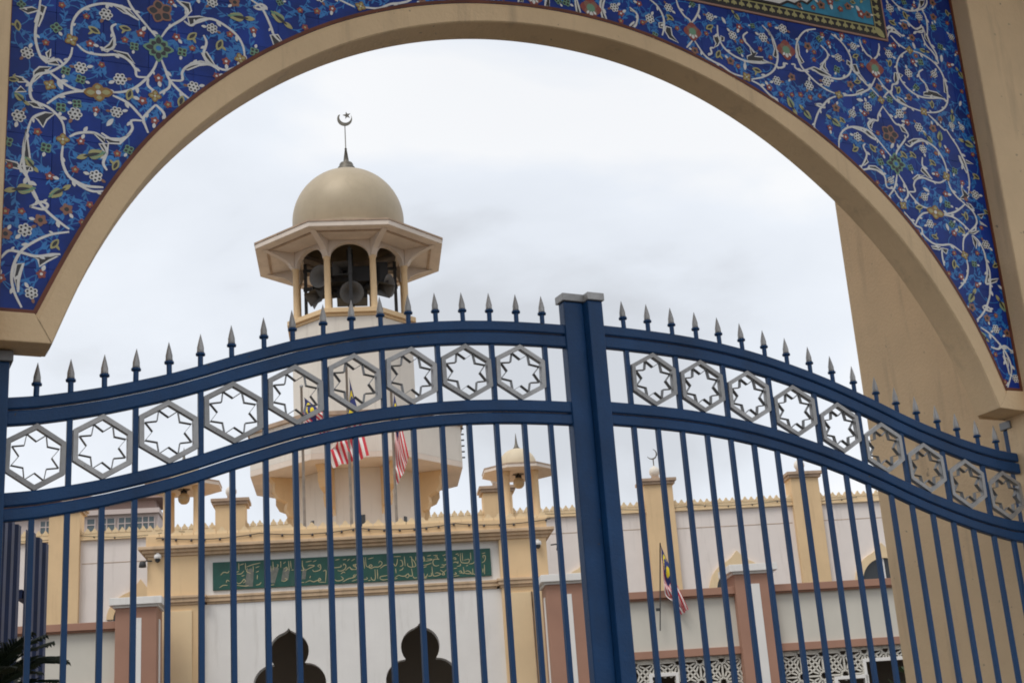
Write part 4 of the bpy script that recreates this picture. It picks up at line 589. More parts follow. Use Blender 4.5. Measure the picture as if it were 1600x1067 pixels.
for s, SP, lab in ((-1, SPIKES_L, 'left leaf of the blue steel gate, nearer the camera, reaching the dark corner post'), (1, SPIKES_R, 'right leaf of the blue steel gate, sloping down towards the tan wall')):
    yo = 0.0 if s < 0 else -0.045; zo = 0.0; SIDE[0] = s
    leaf = thing('gate_leaf', lab, 'gate', (s * 2.72, yo, zo), 0, 'leaves of the blue gate')
    X = lambda x: x - s * 2.72                                     # leaf-local
    xin = -0.06 if s < 0 else 0.03; xout = -2.728 if s < 0 else 2.688
    for nm, o0, o1 in (('top_rail', -0.106, -0.055), ('top_rail', -0.173, -0.113), ('middle_rail', -0.507, -0.450), ('middle_rail', -0.566, -0.514)):
        mb = MB(); rail(mb, min(xin, xout), max(xin, xout), o0, o1)
        mb.v = [(X(a), b, c) for a, b, c in mb.v]; mb.build(nm, 'gate_blue', leaf)
    for z0, z1 in ((0.12, 0.18), (0.95, 1.01)):
        mb = MB(); mb.box(*sorted((X(xin), X(xout))), -0.025, 0.025, z0, z1); mb.build('bottom_rail' if z0 < .5 else 'lock_rail', 'gate_blue', leaf, bevel=0.005)
    x0, x1 = (-0.121, -0.011) if s < 0 else (-0.010, 0.074)
    mb = MB(); mb.box(X(x0), X(x1), -0.030, 0.030 if s < 0 else 0.075, 0.06, 3.966); stile = mb.build('stile', 'gate_blue', leaf, bevel=0.008)
    mb = MB(); mb.box(X(x0) - (0.010 if s < 0 else 0.004), X(x1) + (0.007 if s > 0 else 0.0), -0.042, 0.042 if s < 0 else 0.080, 3.967, 4.006)
    if s < 0: pass
    mb.build('cap', 'silver', stile, bevel=0.004)
    for i, (sx, sz) in enumerate(SP):
        z_ = zc(sx)
        sp = link('spike', STEM, leaf, (X(sx), 0, z_), (random.uniform(-.02, .02), random.uniform(-.022, .022), 0))
        link('collar', COLLAR, sp); link('spear_tip', TIP, sp, (0, 0, 0.002), (0, 0, random.uniform(0, 6)))
        link('bar', BAR, leaf, (X(sx), 0, 0.15), (0, random.uniform(-.0012, .0012), random.uniform(-.03, .03)), (1, 1, z_ - 0.562 - 0.15))
        if i % 2 == 0:
            link('divider', BAR, leaf, (X(sx), 0, z_ - 0.452), (0, 0, 0), (1, 1, 0.282))
        else:
            xa = SP[i - 1][0]; xb = SP[i + 1][0] if i + 1 < 18 else (-2.735 if s < 0 else 2.69)
            xm = (xa + xb) / 2; wd = (abs(xb - xa) - 0.029) / 0.240
            h = link('hexagon_frame', HEX, leaf, (X(xm), 0, zc(xm) - 0.311), (random.uniform(-.02, .02), random.uniform(-.022, .022), random.uniform(-.03, .03)), (wd, 1, 1))
            link('star_strip', STAR, h, (0, 0, 0), (0, random.uniform(-.03, .03), 0))
for s, lab in ((-1, 'blue gate post with grey cap at the left edge under the arch corbel'), (1, 'blue gate post with grey cap against the tan wall at the right edge')):
    x0, x1 = (-2.878, -2.724) if s < 0 else (2.702, 2.798)
    gp = thing('gate_post', lab, 'gate post', ((x0 + x1) / 2, 0, 0), 0, 'hinge posts of the gate')
    hw = (x1 - x0) / 2
    mb = MB(); mb.box(-hw, hw, -0.075 if s < 0 else -0.036, 0.075 if s < 0 else 0.03, 0, 3.452); mb.build('shaft', 'gate_blue', gp, bevel=0.008)
    mb = MB(); mb.box(-hw - (0.012 if s > 0 else 0), hw + (0.012 if s < 0 else 0), -0.087 if s < 0 else -0.046, 0.087 if s < 0 else 0.036, 3.452, 3.497); mb.build('cap', 'silver_dark', gp, bevel=0.004)

# ------------------------------------------------------------------ mosque: prayer hall at the back
MER = [(-0.5, 0.0), (0.5, 0.0), (0.5, 0.38), (0.28, 0.52), (0.16, 0.80), (0.0, 1.0), (-0.16, 0.80), (-0.28, 0.52), (-0.5, 0.38)]
def merlon_mesh(wd, h, d, m):
    mb = MB(); mb.prism_y([(x * wd, z_ * h) for x, z_ in MER], -d / 2, d / 2); return mb.mesh('merlon', [m])
def moulding(mb, x0, x1, y, steps, mi=0, ret=0.6):         # stack of courses: (z0, z1, projection)
    for z0, z1, p in steps: mb.box(x0 - p, x1 + p, y - p, y + ret, z0, z1, mi)
hall = bthing('prayer_hall', 'long cream prayer hall with crenellated parapet and ochre pilasters', 'building', 0, 35)
mb = MB(); mb.box(-14, 22, 0, 12, 0, 8.36); mb.build('wall', 'cream', hall)
mb = MB(); mb.box(-14.05, 22.05, -0.05, 12.05, 8.362, 8.50); mb.box(-14.1, 22.1, -0.08, 12.1, 8.345, 8.375); mb.build('parapet_band', 'yellow_pale', hall)
mm_ = merlon_mesh(0.140, 0.135, 0.10, 'yellow_pale')
u = -9.2
while u < 14.2:
    link('merlon', mm_, hall, (u, -0.01, 8.50), (0, 0, 0), (1, 1, random.uniform(.93, 1.05))); u += 0.163
for u, fin in ((-6.95, 'ball'), (-3.05, 'ball'), (3.46, 'ball'), (7.50, 'crescent'), (11.27, 'ball')):
    mb = MB(); mb.box(u - 0.36, u + 0.36, -0.16, 0.4, 0, 9.02); pl = mb.build('pilaster', 'yellow', hall, bevel=0.01)
    mb = MB(); mb.box(u - 0.42, u + 0.42, -0.22, 0.46, 9.02, 9.09); mb.box(u - 0.46, u + 0.46, -0.26, 0.5, 9.09, 9.17); mb.box(u - 0.09, u + 0.09, 0.03, 0.21, 9.17, 9.28)
    mb.build('capital', 'brown_trim', pl, bevel=0.01)
    mb = MB(); mb.lathe([(0.06, 0), (0.10, 0.03), (0.135, 0.10), (0.135, 0.16), (0.10, 0.23), (0.03, 0.27), (0.015, 0.29)], 14, (u, 0.12, 9.27)); fb = mb.build('finial_ball', 'tower', pl)
    if fin == 'crescent':
        mb = MB(); mb.tube([(u, 0.12, 9.5), (u, 0.12, 9.75)], 0.015, 6)
        pts = []
        for k in range(13):
            a = R(-150 + k * 220 / 12); pts.append((u - 0.03 + 0.13 * math.cos(a), 0.12, 9.87 + 0.13 * math.sin(a)))
        mb.tube(pts, [0.006 + 0.016 * math.sin(math.pi * k / 12) for k in range(13)], 6); mb.build('crescent', 'finial', pl)
for x0, x1, z_ in ((-6.55, -3.45, 7.78), (3.9, 7.1, 7.93), (7.9, 10.87, 7.90), (11.67, 14.5, 7.92)):
    mb = MB(); mb.box(x0, x1, -0.004, 0.0, z_, z_ + 0.018); mb.build('render_joint', 'brown_trim', hall)
for u in (5.58, 9.33, 13.05):
    n = 18; arc = [(u + 0.60 * math.cos(math.pi * k / n), 6.30 + 0.60 * math.sin(math.pi * k / n)) for k in range(n + 1)]
    outr = []
    for k in range(n + 1):
        a = math.pi * k / n; rr = 0.78 + (0.0 if abs(a - math.pi / 2) > 0.35 else 0.20 * (1 - abs(a - math.pi / 2) / 0.35) ** 2)
        outr.append((u + rr * math.cos(a), 6.30 + rr * math.sin(a)))
    mb = MB()
    for k in range(n):
        a, b, c, d = outr[k], outr[k + 1], arc[k + 1], arc[k]
        mb.face([(a[0], -0.08, a[1]), (b[0], -0.08, b[1]), (c[0], -0.08, c[1]), (d[0], -0.08, d[1])])
        mb.face([(a[0], 0.02, a[1]), (b[0], 0.02, b[1]), (b[0], -0.08, b[1]), (a[0], -0.08, a[1])])
        mb.face([(d[0], -0.08, d[1]), (c[0], -0.08, c[1]), (c[0], 0.02, c[1]), (d[0], 0.02, d[1])])
    for sg_ in (-1, 1): mb.box(u + min(sg_ * 0.6, sg_ * 0.78), u + max(sg_ * 0.6, sg_ * 0.78), -0.08, 0.02, 4.4, 6.30)
    wf = mb.build('window', 'yellow_pale', hall)
    mb = MB(); mb.face([(x, -0.012, z_) for x, z_ in arc] + [(u - 0.6, -0.012, 4.4), (u + 0.6, -0.012, 4.4)]); mb.build('pane', 'glass', wf)
    mb = MB(); mb.box(u - 0.02, u + 0.02, -0.035, -0.014, 4.4, 6.90); mb.box(u - 0.6, u + 0.6, -0.033, -0.015, 6.28, 6.32); mb.box(u - 0.6, u + 0.6, -0.033, -0.015, 5.6, 5.63); mb.build('mullion', 'white', wf)

# ------------------------------------------------------------------ porch with inscription
porch = bthing('entrance_porch', 'ochre and white entrance porch with scalloped openings below the green board', 'porch', -0.09, 23)
def cusp(cu_, zt, hw1=0.30):
    P = []
    # right half from bottom up: lower lobe, upper lobe, tip
    for k in range(9):
        a = R(-20 + k * 110 / 8); P.append((0.25 + 0.31 * math.cos(a), zt - 0.86 + 0.31 * math.sin(a)))
    for k in range(10):
        a = R(-38 + k * 113 / 9); P.append((0.005 + 0.30 * math.cos(a), zt - 0.36 + 0.30 * math.sin(a)))
    P.append((0.03, zt - 0.04)); P.append((0, zt))
    R_ = [(cu_ + x, z_) for x, z_ in P]; L_ = [(cu_ - x, z_) for x, z_ in reversed(P[:-1])]
    return [(cu_ + 0.56, 0.0), (cu_ + 0.56, zt - 1.0)] + R_ + L_ + [(cu_ - 0.56, zt - 1.0), (cu_ - 0.56, 0.0)]
arches = [cusp(-1.04, 4.50), cusp(1.0, 4.46)]
UL, UR = -2.36, 2.33
mb = MB()
# wall with two openings: columns of quads between the opening outlines
bm = bmesh.new()
outer = [(UL, 0.0), (-1.04 - 0.56, 0.0)] + list(reversed(arches[0]))[1:-1] + [(-1.04 + 0.56, 0.0), (1.0 - 0.56, 0.0)] + list(reversed(arches[1]))[1:-1] + [(1.0 + 0.56, 0.0), (UR, 0.0), (UR, 4.93), (UL, 4.93)]
mb.prism_y(outer, 0.0, 0.28); mb.build('front_wall', 'white', porch)
mb = MB(); mb.box(UL, UR, 0.0, 0.28, 5.07, 5.70); mb.build('frieze', 'white', porch)
for x0, x1 in ((-3.20, -2.36), (2.33, 3.10)):
    mb = MB(); mb.box(x0, x1, -0.10, 0.75, 0, 4.93); pr = mb.build('pier', 'yellow', porch, bevel=0.01)
    mb = MB(); mb.box(x0, x1, -0.10, 0.75, 5.07, 5.70); mb.build('pier_head', 'yellow', pr, bevel=0.01)
    xm = (x0 + x1) / 2
    mb = MB(); mb.box(xm - 0.27, xm + 0.27, -0.125, -0.098, 0, 4.84); mb.build('panel', 'yellow_pale', pr, bevel=0.006)
mb = MB(); moulding(mb, -3.20, -2.36, -0.10, ((4.93, 4.97, 0.02), (4.97, 5.03, 0.05), (5.03, 5.07, 0.07)), ret=0.9); moulding(mb, 2.33, 3.10, -0.10, ((4.93, 4.97, 0.02), (4.97, 5.03, 0.05), (5.03, 5.07, 0.07)), ret=0.9)
moulding(mb, -2.28, 2.25, 0.0, ((4.932, 4.968, 0.015), (4.968, 5.028, 0.04), (5.028, 5.068, 0.055)), ret=0.3); mb.build('string_course', 'porch_trim', porch, bevel=0.006)
mb = MB(); moulding(mb, -3.20, 3.10, -0.10, ((5.70, 5.75, 0.03), (5.75, 5.80, 0.08), (5.80, 5.85, 0.13)), ret=9.0); mb.build('cornice', 'porch_trim', porch, bevel=0.008)
mb = MB(); mb.box(-3.22, 3.12, -0.12, 0.10, 5.85, 6.02); mb.box(-3.22, -3.0, 0.10, 8, 5.85, 6.02); mb.box(2.9, 3.12, 0.10, 8, 5.85, 6.02); mb.box(-3.0, 2.9, 0.1, 8.5, 5.80, 5.845); mb.build('parapet', 'yellow', porch)
pm = merlon_mesh(0.165, 0.115, 0.10, 'yellow_pale')
u = -3.11
while u < 3.1:
    link('merlon', pm, porch, (u, -0.03, 6.02), (0, 0, 0), (1, 1, random.uniform(.94, 1.05))); u += 0.1766
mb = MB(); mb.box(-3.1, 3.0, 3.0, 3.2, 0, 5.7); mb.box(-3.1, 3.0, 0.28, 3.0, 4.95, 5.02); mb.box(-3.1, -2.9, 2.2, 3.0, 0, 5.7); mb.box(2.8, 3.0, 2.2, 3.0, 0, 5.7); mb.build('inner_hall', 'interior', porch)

mb = MB(); mb.tube([(2.80, -0.13, 0), (2.80, -0.13, 2.5), (2.80, -0.13, 4.84)], 0.014, 6); mb.build('conduit', 'brown_trim', porch)
sign = bthing('inscription_board', 'long green board with gold two-line Arabic inscription on the porch frieze', 'sign', -0.09, 23, 0)
mb = MB(); mb.box(-2.20, 2.19, -0.035, -0.002, 5.14, 5.58); board = mb.build('board', 'green_sign', sign, bevel=0.004)
for st_ in SIGN:
    P = crom([(p[0] / 1000.0 + 0.09, p[1] / 1000.0 - 0.002) for p in st_], 4)
    mb = MB(); ribbon(mb, P, 0.0056, -0.0395, 0, taper=0.45); mb.build('letter_stroke', 'sign_gold', sign)
for P in ([(-1.70, 5.17), (-1.58, 5.17), (-1.565, 5.40), (-1.60, 5.46), (-1.66, 5.44), (-1.69, 5.30)], [(-1.36, 5.22), (-1.24, 5.20), (-1.17, 5.44), (-1.25, 5.46), (-1.33, 5.40)], [(-1.14, 5.24), (-1.03, 5.24), (-1.0, 5.42), (-1.10, 5.44)], [(-0.82, 5.24), (-0.76, 5.24), (-0.74, 5.40), (-0.80, 5.42)]):
    mb = MB(); mb.face([(x, -0.0375, z_) for x, z_ in P]); mb.build('bare_patch', 'sign_worn', sign)

# ------------------------------------------------------------------ boundary walls
STRIPE = 0.16
def pillar(parent, u, w_=0.60):
    mb = MB(); mb.box(u - w_ / 2, u + w_ / 2, -0.12, w_ - 0.12, 0, 4.82); p = mb.build('pillar', 'pink', parent, bevel=0.008)
    mb = MB(); mb.box(u - w_ / 2 - 0.08, u + w_ / 2 + 0.08, -0.20, w_ - 0.04, 4.82, 4.93); mb.box(u - w_ / 2 - 0.03, u + w_ / 2 + 0.03, -0.15, w_ - 0.09, 4.785, 4.82); mb.build('cap', 'white', p, bevel=0.008)
    mb = MB(); mb.box(u - STRIPE / 2, u + STRIPE / 2, -0.126, -0.115, 0, 4.63)
    c = -0.12 + w_ / 2
    for xx in (u - w_ / 2 - 0.006, u + w_ / 2 - 0.005): mb.box(xx, xx + 0.011, c - 0.08, c + 0.08, 0, 4.63)
    mb.build('stripe', 'white', p)
    return p
def lattice(parent, x0, x1, z0, z1, holes, y0=0.06, y1=0.10, a=0.34):
    mb = MB()
    def bar(p, q, hw=0.013):
        d = (q[0] - p[0], q[1] - p[1]); L = math.hypot(*d); n = (-d[1] / L * hw, d[0] / L * hw)
        # clip to the panel by simple rejection on the midpoint
        mx_, mz = (p[0] + q[0]) / 2, (p[1] + q[1]) / 2
        if not (x0 < mx_ < x1 and z0 < mz < z1): return
        for h in holes:
            if h[0] < mx_ < h[1] and h[2] < mz < h[3]: return
        mb.prism_y([(p[0] - n[0], p[1] - n[1]), (q[0] - n[0], q[1] - n[1]), (q[0] + n[0], q[1] + n[1]), (p[0] + n[0], p[1] + n[1])], y0, y1)
    def seg(p, q, k=3):
        for i in range(k):
            bar((p[0] + (q[0] - p[0]) * i / k, p[1] + (q[1] - p[1]) * i / k), (p[0] + (q[0] - p[0]) * (i + 1) / k, p[1] + (q[1] - p[1]) * (i + 1) / k))
    nxx = int((x1 - x0) / a) + 2; nzz = int((z1 - z0) / a) + 2
    for i in range(nxx):
        for j in range(nzz):
            cx, cz = x0 + i * a, z1 - 0.06 - j * a
            r1, r2 = a * 0.27, a * 0.15
            S_ = [(cx + (r1 if k % 2 == 0 else r2) * math.cos(k * math.pi / 8), cz + (r1 if k % 2 == 0 else r2) * math.sin(k * math.pi / 8)) for k in range(16)]
            for k in range(16): bar(S_[k], S_[(k + 1) % 16], 0.011)
            for k in range(8):
                an = k * math.pi / 4; e1 = a * (0.5 if k % 2 == 0 else 0.707)
                seg((cx + r1 * math.cos(an), cz + r1 * math.sin(an)), (cx + e1 * math.cos(an), cz + e1 * math.sin(an)), 2)
            h = a / 2; q = a * 0.21
            for sx, sz in ((1, 1), (1, -1), (-1, 1), (-1, -1)):
                seg((cx + sx * h, cz + sz * q), (cx + sx * q, cz + sz * h), 2)
                bar((cx + sx * h, cz + sz * q), (cx + sx * r1 * 0.92, cz + sz * r1 * 0.38), 0.011); bar((cx + sx * q, cz + sz * h), (cx + sx * r1 * 0.38, cz + sz * r1 * 0.92), 0.011)
    for zz in (z1 - 0.03,): mb.box(x0, x1, y0, y1, zz - 0.015, zz + 0.03)
    o = mb.build('lattice_screen', 'lattice', parent); o['kind'] = 'stuff'
    mb = MB()
    for h in holes:
        mb.box(h[0] - 0.05, h[0], y0 - 0.02, y1 + 0.02, h[2], h[3] + 0.05); mb.box(h[1], h[1] + 0.05, y0 - 0.02, y1 + 0.02, h[2], h[3] + 0.05); mb.box(h[0], h[1], y0 - 0.02, y1 + 0.02, h[3], h[3] + 0.05)
    if holes: mb.build('opening_frame', 'white', parent, bevel=0.004)
bw = bthing('boundary_wall', 'pink and white wall with lattice screens to the right of the porch', 'wall', 0, 22)
for u in (3.12, 6.06, 9.05): pillar(bw, u)
for x0, x1 in ((3.42, 5.76), (6.36, 8.75), (9.35, 13.0)):
    mb = MB(); mb.box(x0, x1, 0.04, 0.25, 3.71, 4.50); mb.build('panel', 'panel_white', bw)
    mb = MB(); mb.box(x0, x1, -0.06, 0.35, 4.50, 4.61); mb.box(x0, x1, -0.02, 0.31, 4.475, 4.50); mb.build('coping', 'pink', bw, bevel=0.006)
    mb = MB(); mb.box(x0, x1, -0.02, 0.27, 3.595, 3.71); mb.build('band', 'pink', bw, bevel=0.006)
lattice(bw, 3.42, 5.76, 2.4, 3.595, [(4.36, 4.72, 2.4, 3.33)])
lattice(bw, 6.36, 8.75, 2.4, 3.595, [(7.72, 8.75, 2.4, 3.36), (7.24, 7.68, 2.4, 3.12)])
for x0, x1 in ((3.42, 5.76), (6.36, 8.75), (9.35, 13.0)):
    mb = MB(); mb.box(x0, x1, 0.02, 0.25, 0, 2.4); mb.build('plinth', 'pink', bw)
mb = MB(); mb.box(3.3, 13, 0.27, 3.2, 3.62, 3.70); mb.box(3.3, 13, 3.2, 3.35, 0, 3.62); mb.build('shading_corridor', 'interior', bw)  # ceiling and back wall added to keep it dark behind the lattice
bl = bthing('boundary_wall', 'pink and white wall left of the porch behind the palm', 'wall', 0, 22)
pillar(bl, -3.30)
mb = MB(); mb.box(-9, -3.60, 0.04, 0.25, 3.71, 4.50); mb.build('panel', 'panel_white', bl)
mb = MB(); mb.box(-9, -3.60, -0.06, 0.35, 4.50, 4.61); mb.box(-9, -3.60, -0.02, 0.31, 4.475, 4.50); mb.build('coping', 'pink', bl, bevel=0.006)
mb = MB(); mb.box(-9, -3.60, -0.02, 0.27, 0, 3.71); mb.build('band', 'pink', bl, bevel=0.006)
# ogee-topped window seen just above the left pillar's cap
mb = MB(); tri = [(-4.78, 6.28), (-4.9, 6.3)]
for u, zb in ((-5.17, 6.43),):
    n = 18; arc = [(u + 0.62 * math.cos(math.pi * k / n), zb + 0.50 * math.sin(math.pi * k / n)) for k in range(n + 1)]; outr = []
    for k in range(n + 1):
        a = math.pi * k / n; rr = 0.78 + (0.0 if abs(a - math.pi / 2) > 0.35 else 0.30 * (1 - abs(a - math.pi / 2) / 0.35) ** 2); outr.append((u + rr * math.cos(a), zb + 0.85 * rr * math.sin(a)))
    mb = MB()
    for k in range(n):
        a, b, c, d = outr[k], outr[k + 1], arc[k + 1], arc[k]
        mb.face([(a[0], -0.08, a[1]), (b[0], -0.08, b[1]), (c[0], -0.08, c[1]), (d[0], -0.08, d[1])])
        mb.face([(a[0], 0.02, a[1]), (b[0], 0.02, b[1]), (b[0], -0.08, b[1]), (a[0], -0.08, a[1])])
        mb.face([(d[0], -0.08, d[1]), (c[0], -0.08, c[1]), (c[0], 0.02, c[1]), (d[0], 0.02, d[1])])
    wf = mb.build('window', 'yellow', hall)
    mb = MB(); mb.face([(x, -0.012, z_) for x, z_ in arc] + [(u - 0.62, -0.012, 4.4), (u + 0.62, -0.012, 4.4)]); mb.build('pane', 'glass', wf)

# ------------------------------------------------------------------ minaret
mn = bthing('minaret', 'octagonal cream minaret with gold dome, open lantern and crescent finial', 'minaret', 0.03, 29)
mb = MB(); mb.prism_z(octagon(1.28), 0, 8.12); mb.build('lower_shaft', 'tower', mn, bevel=0.01)
mb = MB(); mb.prism_z(octagon(1.24), 8.12, 11.28); mb.build('upper_shaft', 'tower', mn, bevel=0.01)
mb = MB(); mb.prism_z(octagon(1.27), 11.28, 11.34); mb.prism_z(octagon(1.33), 11.34, 11.44); mb.build('ledge', 'yellow', mn, bevel=0.008)
# slit windows and pilaster strips on the lower shaft
for a in (-1, 0, 1):
    an = a * math.pi / 4; c, s_ = math.cos(an), math.sin(an)
    mb = MB(); mb.box(-0.04 + (0.08 if a == 0 else 0), 0.04 + (0.08 if a == 0 else 0), -1.292, -1.25, 6.55, 7.18)
    o = mb.build('slit_window', 'glass', mn); o.rotation_euler = (0, 0, an)
    for q in (-0.46, 0.46):
        mb = MB(); mb.box(q - 0.025, q + 0.025, -1.30, -1.27, 5, 8.1); o = mb.build('corner_strip', 'tower', mn); o.rotation_euler = (0, 0, an)
# balcony
mb = MB(); oc, ic = octagon(2.10), octagon(1.98)
mb.prism_z(octagon(2.10), 8.12, 8.24); mb.build('balcony_floor', 'soffit', mn, bevel=0.01)
mb = MB()
for k in range(8):
    a, b, c, d = oc[k], oc[(k + 1) % 8], ic[(k + 1) % 8], ic[k]
    mb.face([(*a, 8.24), (*b, 8.24), (*b, 8.97), (*a, 8.97)]); mb.face([(*c, 8.24), (*d, 8.24), (*d, 8.97), (*c, 8.97)]); mb.face([(*a, 8.97), (*b, 8.97), (*c, 8.97), (*d, 8.97)])
mb.build('balcony_parapet', 'tower', mn)
mb = MB(); oc, ic = octagon(2.15), octagon(1.93)
for k in range(8):
    a, b, c, d = oc[k], oc[(k + 1) % 8], ic[(k + 1) % 8], ic[k]
    mb.face([(*b, 8.972), (*a, 8.972), (*d, 8.972), (*c, 8.972)]); mb.face([(*a, 8.972), (*b, 8.972), (*b, 9.05), (*a, 9.05)]); mb.face([(*c, 8.972), (*d, 8.972), (*d, 9.05), (*c, 9.05)]); mb.face([(*a, 9.05), (*b, 9.05), (*c, 9.05), (*d, 9.05)])
mb.build('coping', 'brown_trim', mn)
BRK = [(1.24, 7.15), (1.38, 7.18), (1.40, 7.32), (1.50, 7.36), (1.56, 7.50), (1.54, 7.62), (1.72, 7.70), (1.80, 7.84), (1.80, 8.0), (1.90, 8.118), (1.24, 8.118)]
for k in range(8):
    an = k * math.pi / 4 + math.pi / 8
    mb = MB(); mb.prism_y(BRK, -0.085, 0.085); o = mb.build('bracket', 'yellow', mn, bevel=0.006); o.rotation_euler = (0, 0, an)
# lantern: eight columns, arches, eave, dome
RC = 1.225
colm = MB(); colm.lathe([(0.085, 0.0), (0.085, 0.05), (0.068, 0.07), (0.064, 1.12), (0.078, 1.14), (0.078, 1.17)], 12); colm = colm.mesh('column', ['yellow'])
for k in range(8):
    an = math.pi / 8 + k * math.pi / 4; link('column', colm, mn, (RC * math.cos(an), RC * math.sin(an), 11.44))
side = 2 * RC * math.sin(math.pi / 8)
for k in range(8):
    an = -math.pi / 2 + k * math.pi / 4; hs = side / 2 + 0.03; rr = side / 2 - 0.072; n = 14
    arc = [(rr * math.cos(math.pi * (1 - i / n)), 12.60 + 0.78 * rr * math.sin(math.pi * i / n)) for i in range(n + 1)]
    poly = [(-hs, 12.60)] + arc + [(hs, 12.60), (hs, 12.96), (-hs, 12.96)]
    mb = MB(); mb.prism_y(poly, -0.055, 0.055); o = mb.build('arch', 'soffit', mn)
    ap = RC * math.cos(math.pi / 8); o.location = (ap * math.cos(an), ap * math.sin(an), 0); o.rotation_euler = (0, 0, an + math.pi / 2)
    # bracket web flaring out from each column to the eave
    an2 = an + math.pi / 8
    web = [(RC + 0.05, 12.60), (RC + 0.09, 12.62)] + [(RC + 0.09 + 0.62 * (i / 8), 12.62 + 0.34 * (i / 8) ** 0.55) for i in range(1, 9)] + [(RC + 0.05, 12.965)]
    mb = MB(); mb.prism_y(web, -0.06, 0.06); o = mb.build('bracket', 'soffit', mn); o.rotation_euler = (0, 0, an2)
def ringslab(name, ao, ai, z0, z1, m, parent, bev=0.0):
    mb = MB(); oc, ic = octagon(ao), octagon(ai)
    for k in range(8):
        a, b, c, d = oc[k], oc[(k + 1) % 8], ic[(k + 1) % 8], ic[k]
        mb.face([(*b, z0), (*a, z0), (*d, z0), (*c, z0)]); mb.face([(*a, z0), (*b, z0), (*b, z1), (*a, z1)]); mb.face([(*c, z0), (*d, z0), (*d, z1), (*c, z1)]); mb.face([(*a, z1), (*b, z1), (*c, z1), (*d, z1)])
    return mb.build(name, m, parent, bevel=bev)
eave = ringslab('eave', 1.95, 0.98, 12.965, 13.07, 'soffit', mn, 0.01)
ringslab('eave_edge', 1.965, 1.52, 13.07, 13.105, 'brown_trim', mn)
ringslab('drip_rib', 1.72, 1.67, 12.942, 12.965, 'brown_trim', mn)
ringslab('drum', 1.30, 1.0, 13.106, 13.22, 'soffit', mn)
mb = MB(); mb.lathe([(1.22, 13.22), (1.22, 13.36), (1.10, 13.36)], 48, smooth=True); mb.build('drum_ring', 'soffit', mn)
prof = [(1.17, 13.36)] + [(1.20 * math.cos(a), 13.84 + 1.20 * math.sin(a)) for a in np.linspace(R(-20), R(86), 26)]
mb = MB(); mb.lathe(prof, 64, capt=True); mb.build('dome', 'dome', mn)
mb = MB(); mb.lathe([(0.24, 15.00), (0.255, 15.04), (0.235, 15.075), (0.19, 15.085), (0.20, 15.12), (0.185, 15.15), (0.14, 15.16), (0.155, 15.21), (0.135, 15.25), (0.055, 15.28), (0.06, 15.32), (0.020, 15.60), (0.03, 15.60), (0.012, 15.63), (0.010, 16.18)], 18)
fin = mb.build('finial', 'finial', mn)
mb = MB(); pts = []
for k in range(17):
    a = R(-195 + k * 215 / 16); pts.append((0.005 + 0.135 * math.cos(a + 0.35), 0.0, 16.17 + 0.135 * math.sin(a + 0.35)))
cres_o = []; cres_i = []
for k in range(21):
    t = k / 20; a = R(150 + t * 240); cres_o.append((0.165 * math.cos(a), 0.165 * math.sin(a))); cres_i.append((0.142 * math.cos(a) * (0.98 - 0.14 * math.sin(math.pi * t)) + 0.012, 0.142 * math.sin(a) * (0.98 - 0.10 * math.sin(math.pi * t)) + 0.030))
rt = R(-5); rot2 = lambda p: (p[0] * math.cos(rt) - p[1] * math.sin(rt), p[0] * math.sin(rt) + p[1] * math.cos(rt) + 16.33)
for k in range(20):
    a, b, c, d = map(rot2, (cres_o[k], cres_o[k + 1], cres_i[k + 1], cres_i[k]))
    for yy_ in (-0.015, 0.015): mb.face([(p[0], yy_, p[1]) for p in (a, b, c, d)])
    mb.face([(a[0], -0.015, a[1]), (b[0], -0.015, b[1]), (b[0], 0.015, b[1]), (a[0], 0.015, a[1])]); mb.face([(d[0], -0.015, d[1]), (c[0], -0.015, c[1]), (c[0], 0.015, c[1]), (d[0], 0.015, d[1])])
mb.build('crescent', 'finial', fin)
mb = MB(); S_ = [((0.088 if k % 2 == 0 else 0.034) * math.cos(math.pi / 2 + k * math.pi / 5 + .2) + 0.05, (0.088 if k % 2 == 0 else 0.034) * math.sin(math.pi / 2 + k * math.pi / 5 + .2) + 16.42) for k in range(10)]
mb.prism_y(S_, -0.012, 0.012); mb.build('star', 'finial', fin)
# frame for the loudspeakers inside the lantern
mb = MB(); mb.box(-0.07, 0.07, -0.07, 0.07, 11.44, 13.2)
for an in (0, math.pi / 2):
    c, s_ = math.cos(an), math.sin(an)
    mb.box(-1.0 * c - 0.04 * s_, 1.0 * c + 0.04 * s_, -1.0 * s_ - 0.04 * c, 1.0 * s_ + 0.04 * c, 12.30, 12.37); mb.box(-1.0 * c - 0.03 * s_, 1.0 * c + 0.03 * s_, -1.0 * s_ - 0.03 * c, 1.0 * s_ + 0.03 * c, 12.72, 12.78)
for an in range(4): mb.box(0.95 * math.cos(an * math.pi / 2) - .035, 0.95 * math.cos(an * math.pi / 2) + .035, 0.95 * math.sin(an * math.pi / 2) - .035, 0.95 * math.sin(an * math.pi / 2) + .035, 11.44, 12.9)
mb.build('speaker_frame', 'dark', mn)
mb = MB(); mb.box(-0.62, 0.62, -0.30, 0.55, 12.38, 12.72); mb.box(-0.3, 0.35, -0.05, 0.5, 12.1, 12.3); mb.box(-0.8, -0.5, -0.4, 0.3, 12.3, 12.6); mb.box(0.5, 0.8, -0.3, 0.3, 12.35, 12.8); mb.build('equipment_box', 'dark', mn)
hornp = [(0.03, 0.0), (0.06, 0.02), (0.065, 0.12), (0.05, 0.14), (0.07, 0.22), (0.13, 0.32), (0.235, 0.41), (0.25, 0.42), (0.235, 0.425), (0.12, 0.34), (0.04, 0.24), (0.0, 0.22)]
mb = MB(); mb.lathe(hornp, 24); HORN = mb.mesh('horn', ['horn'])
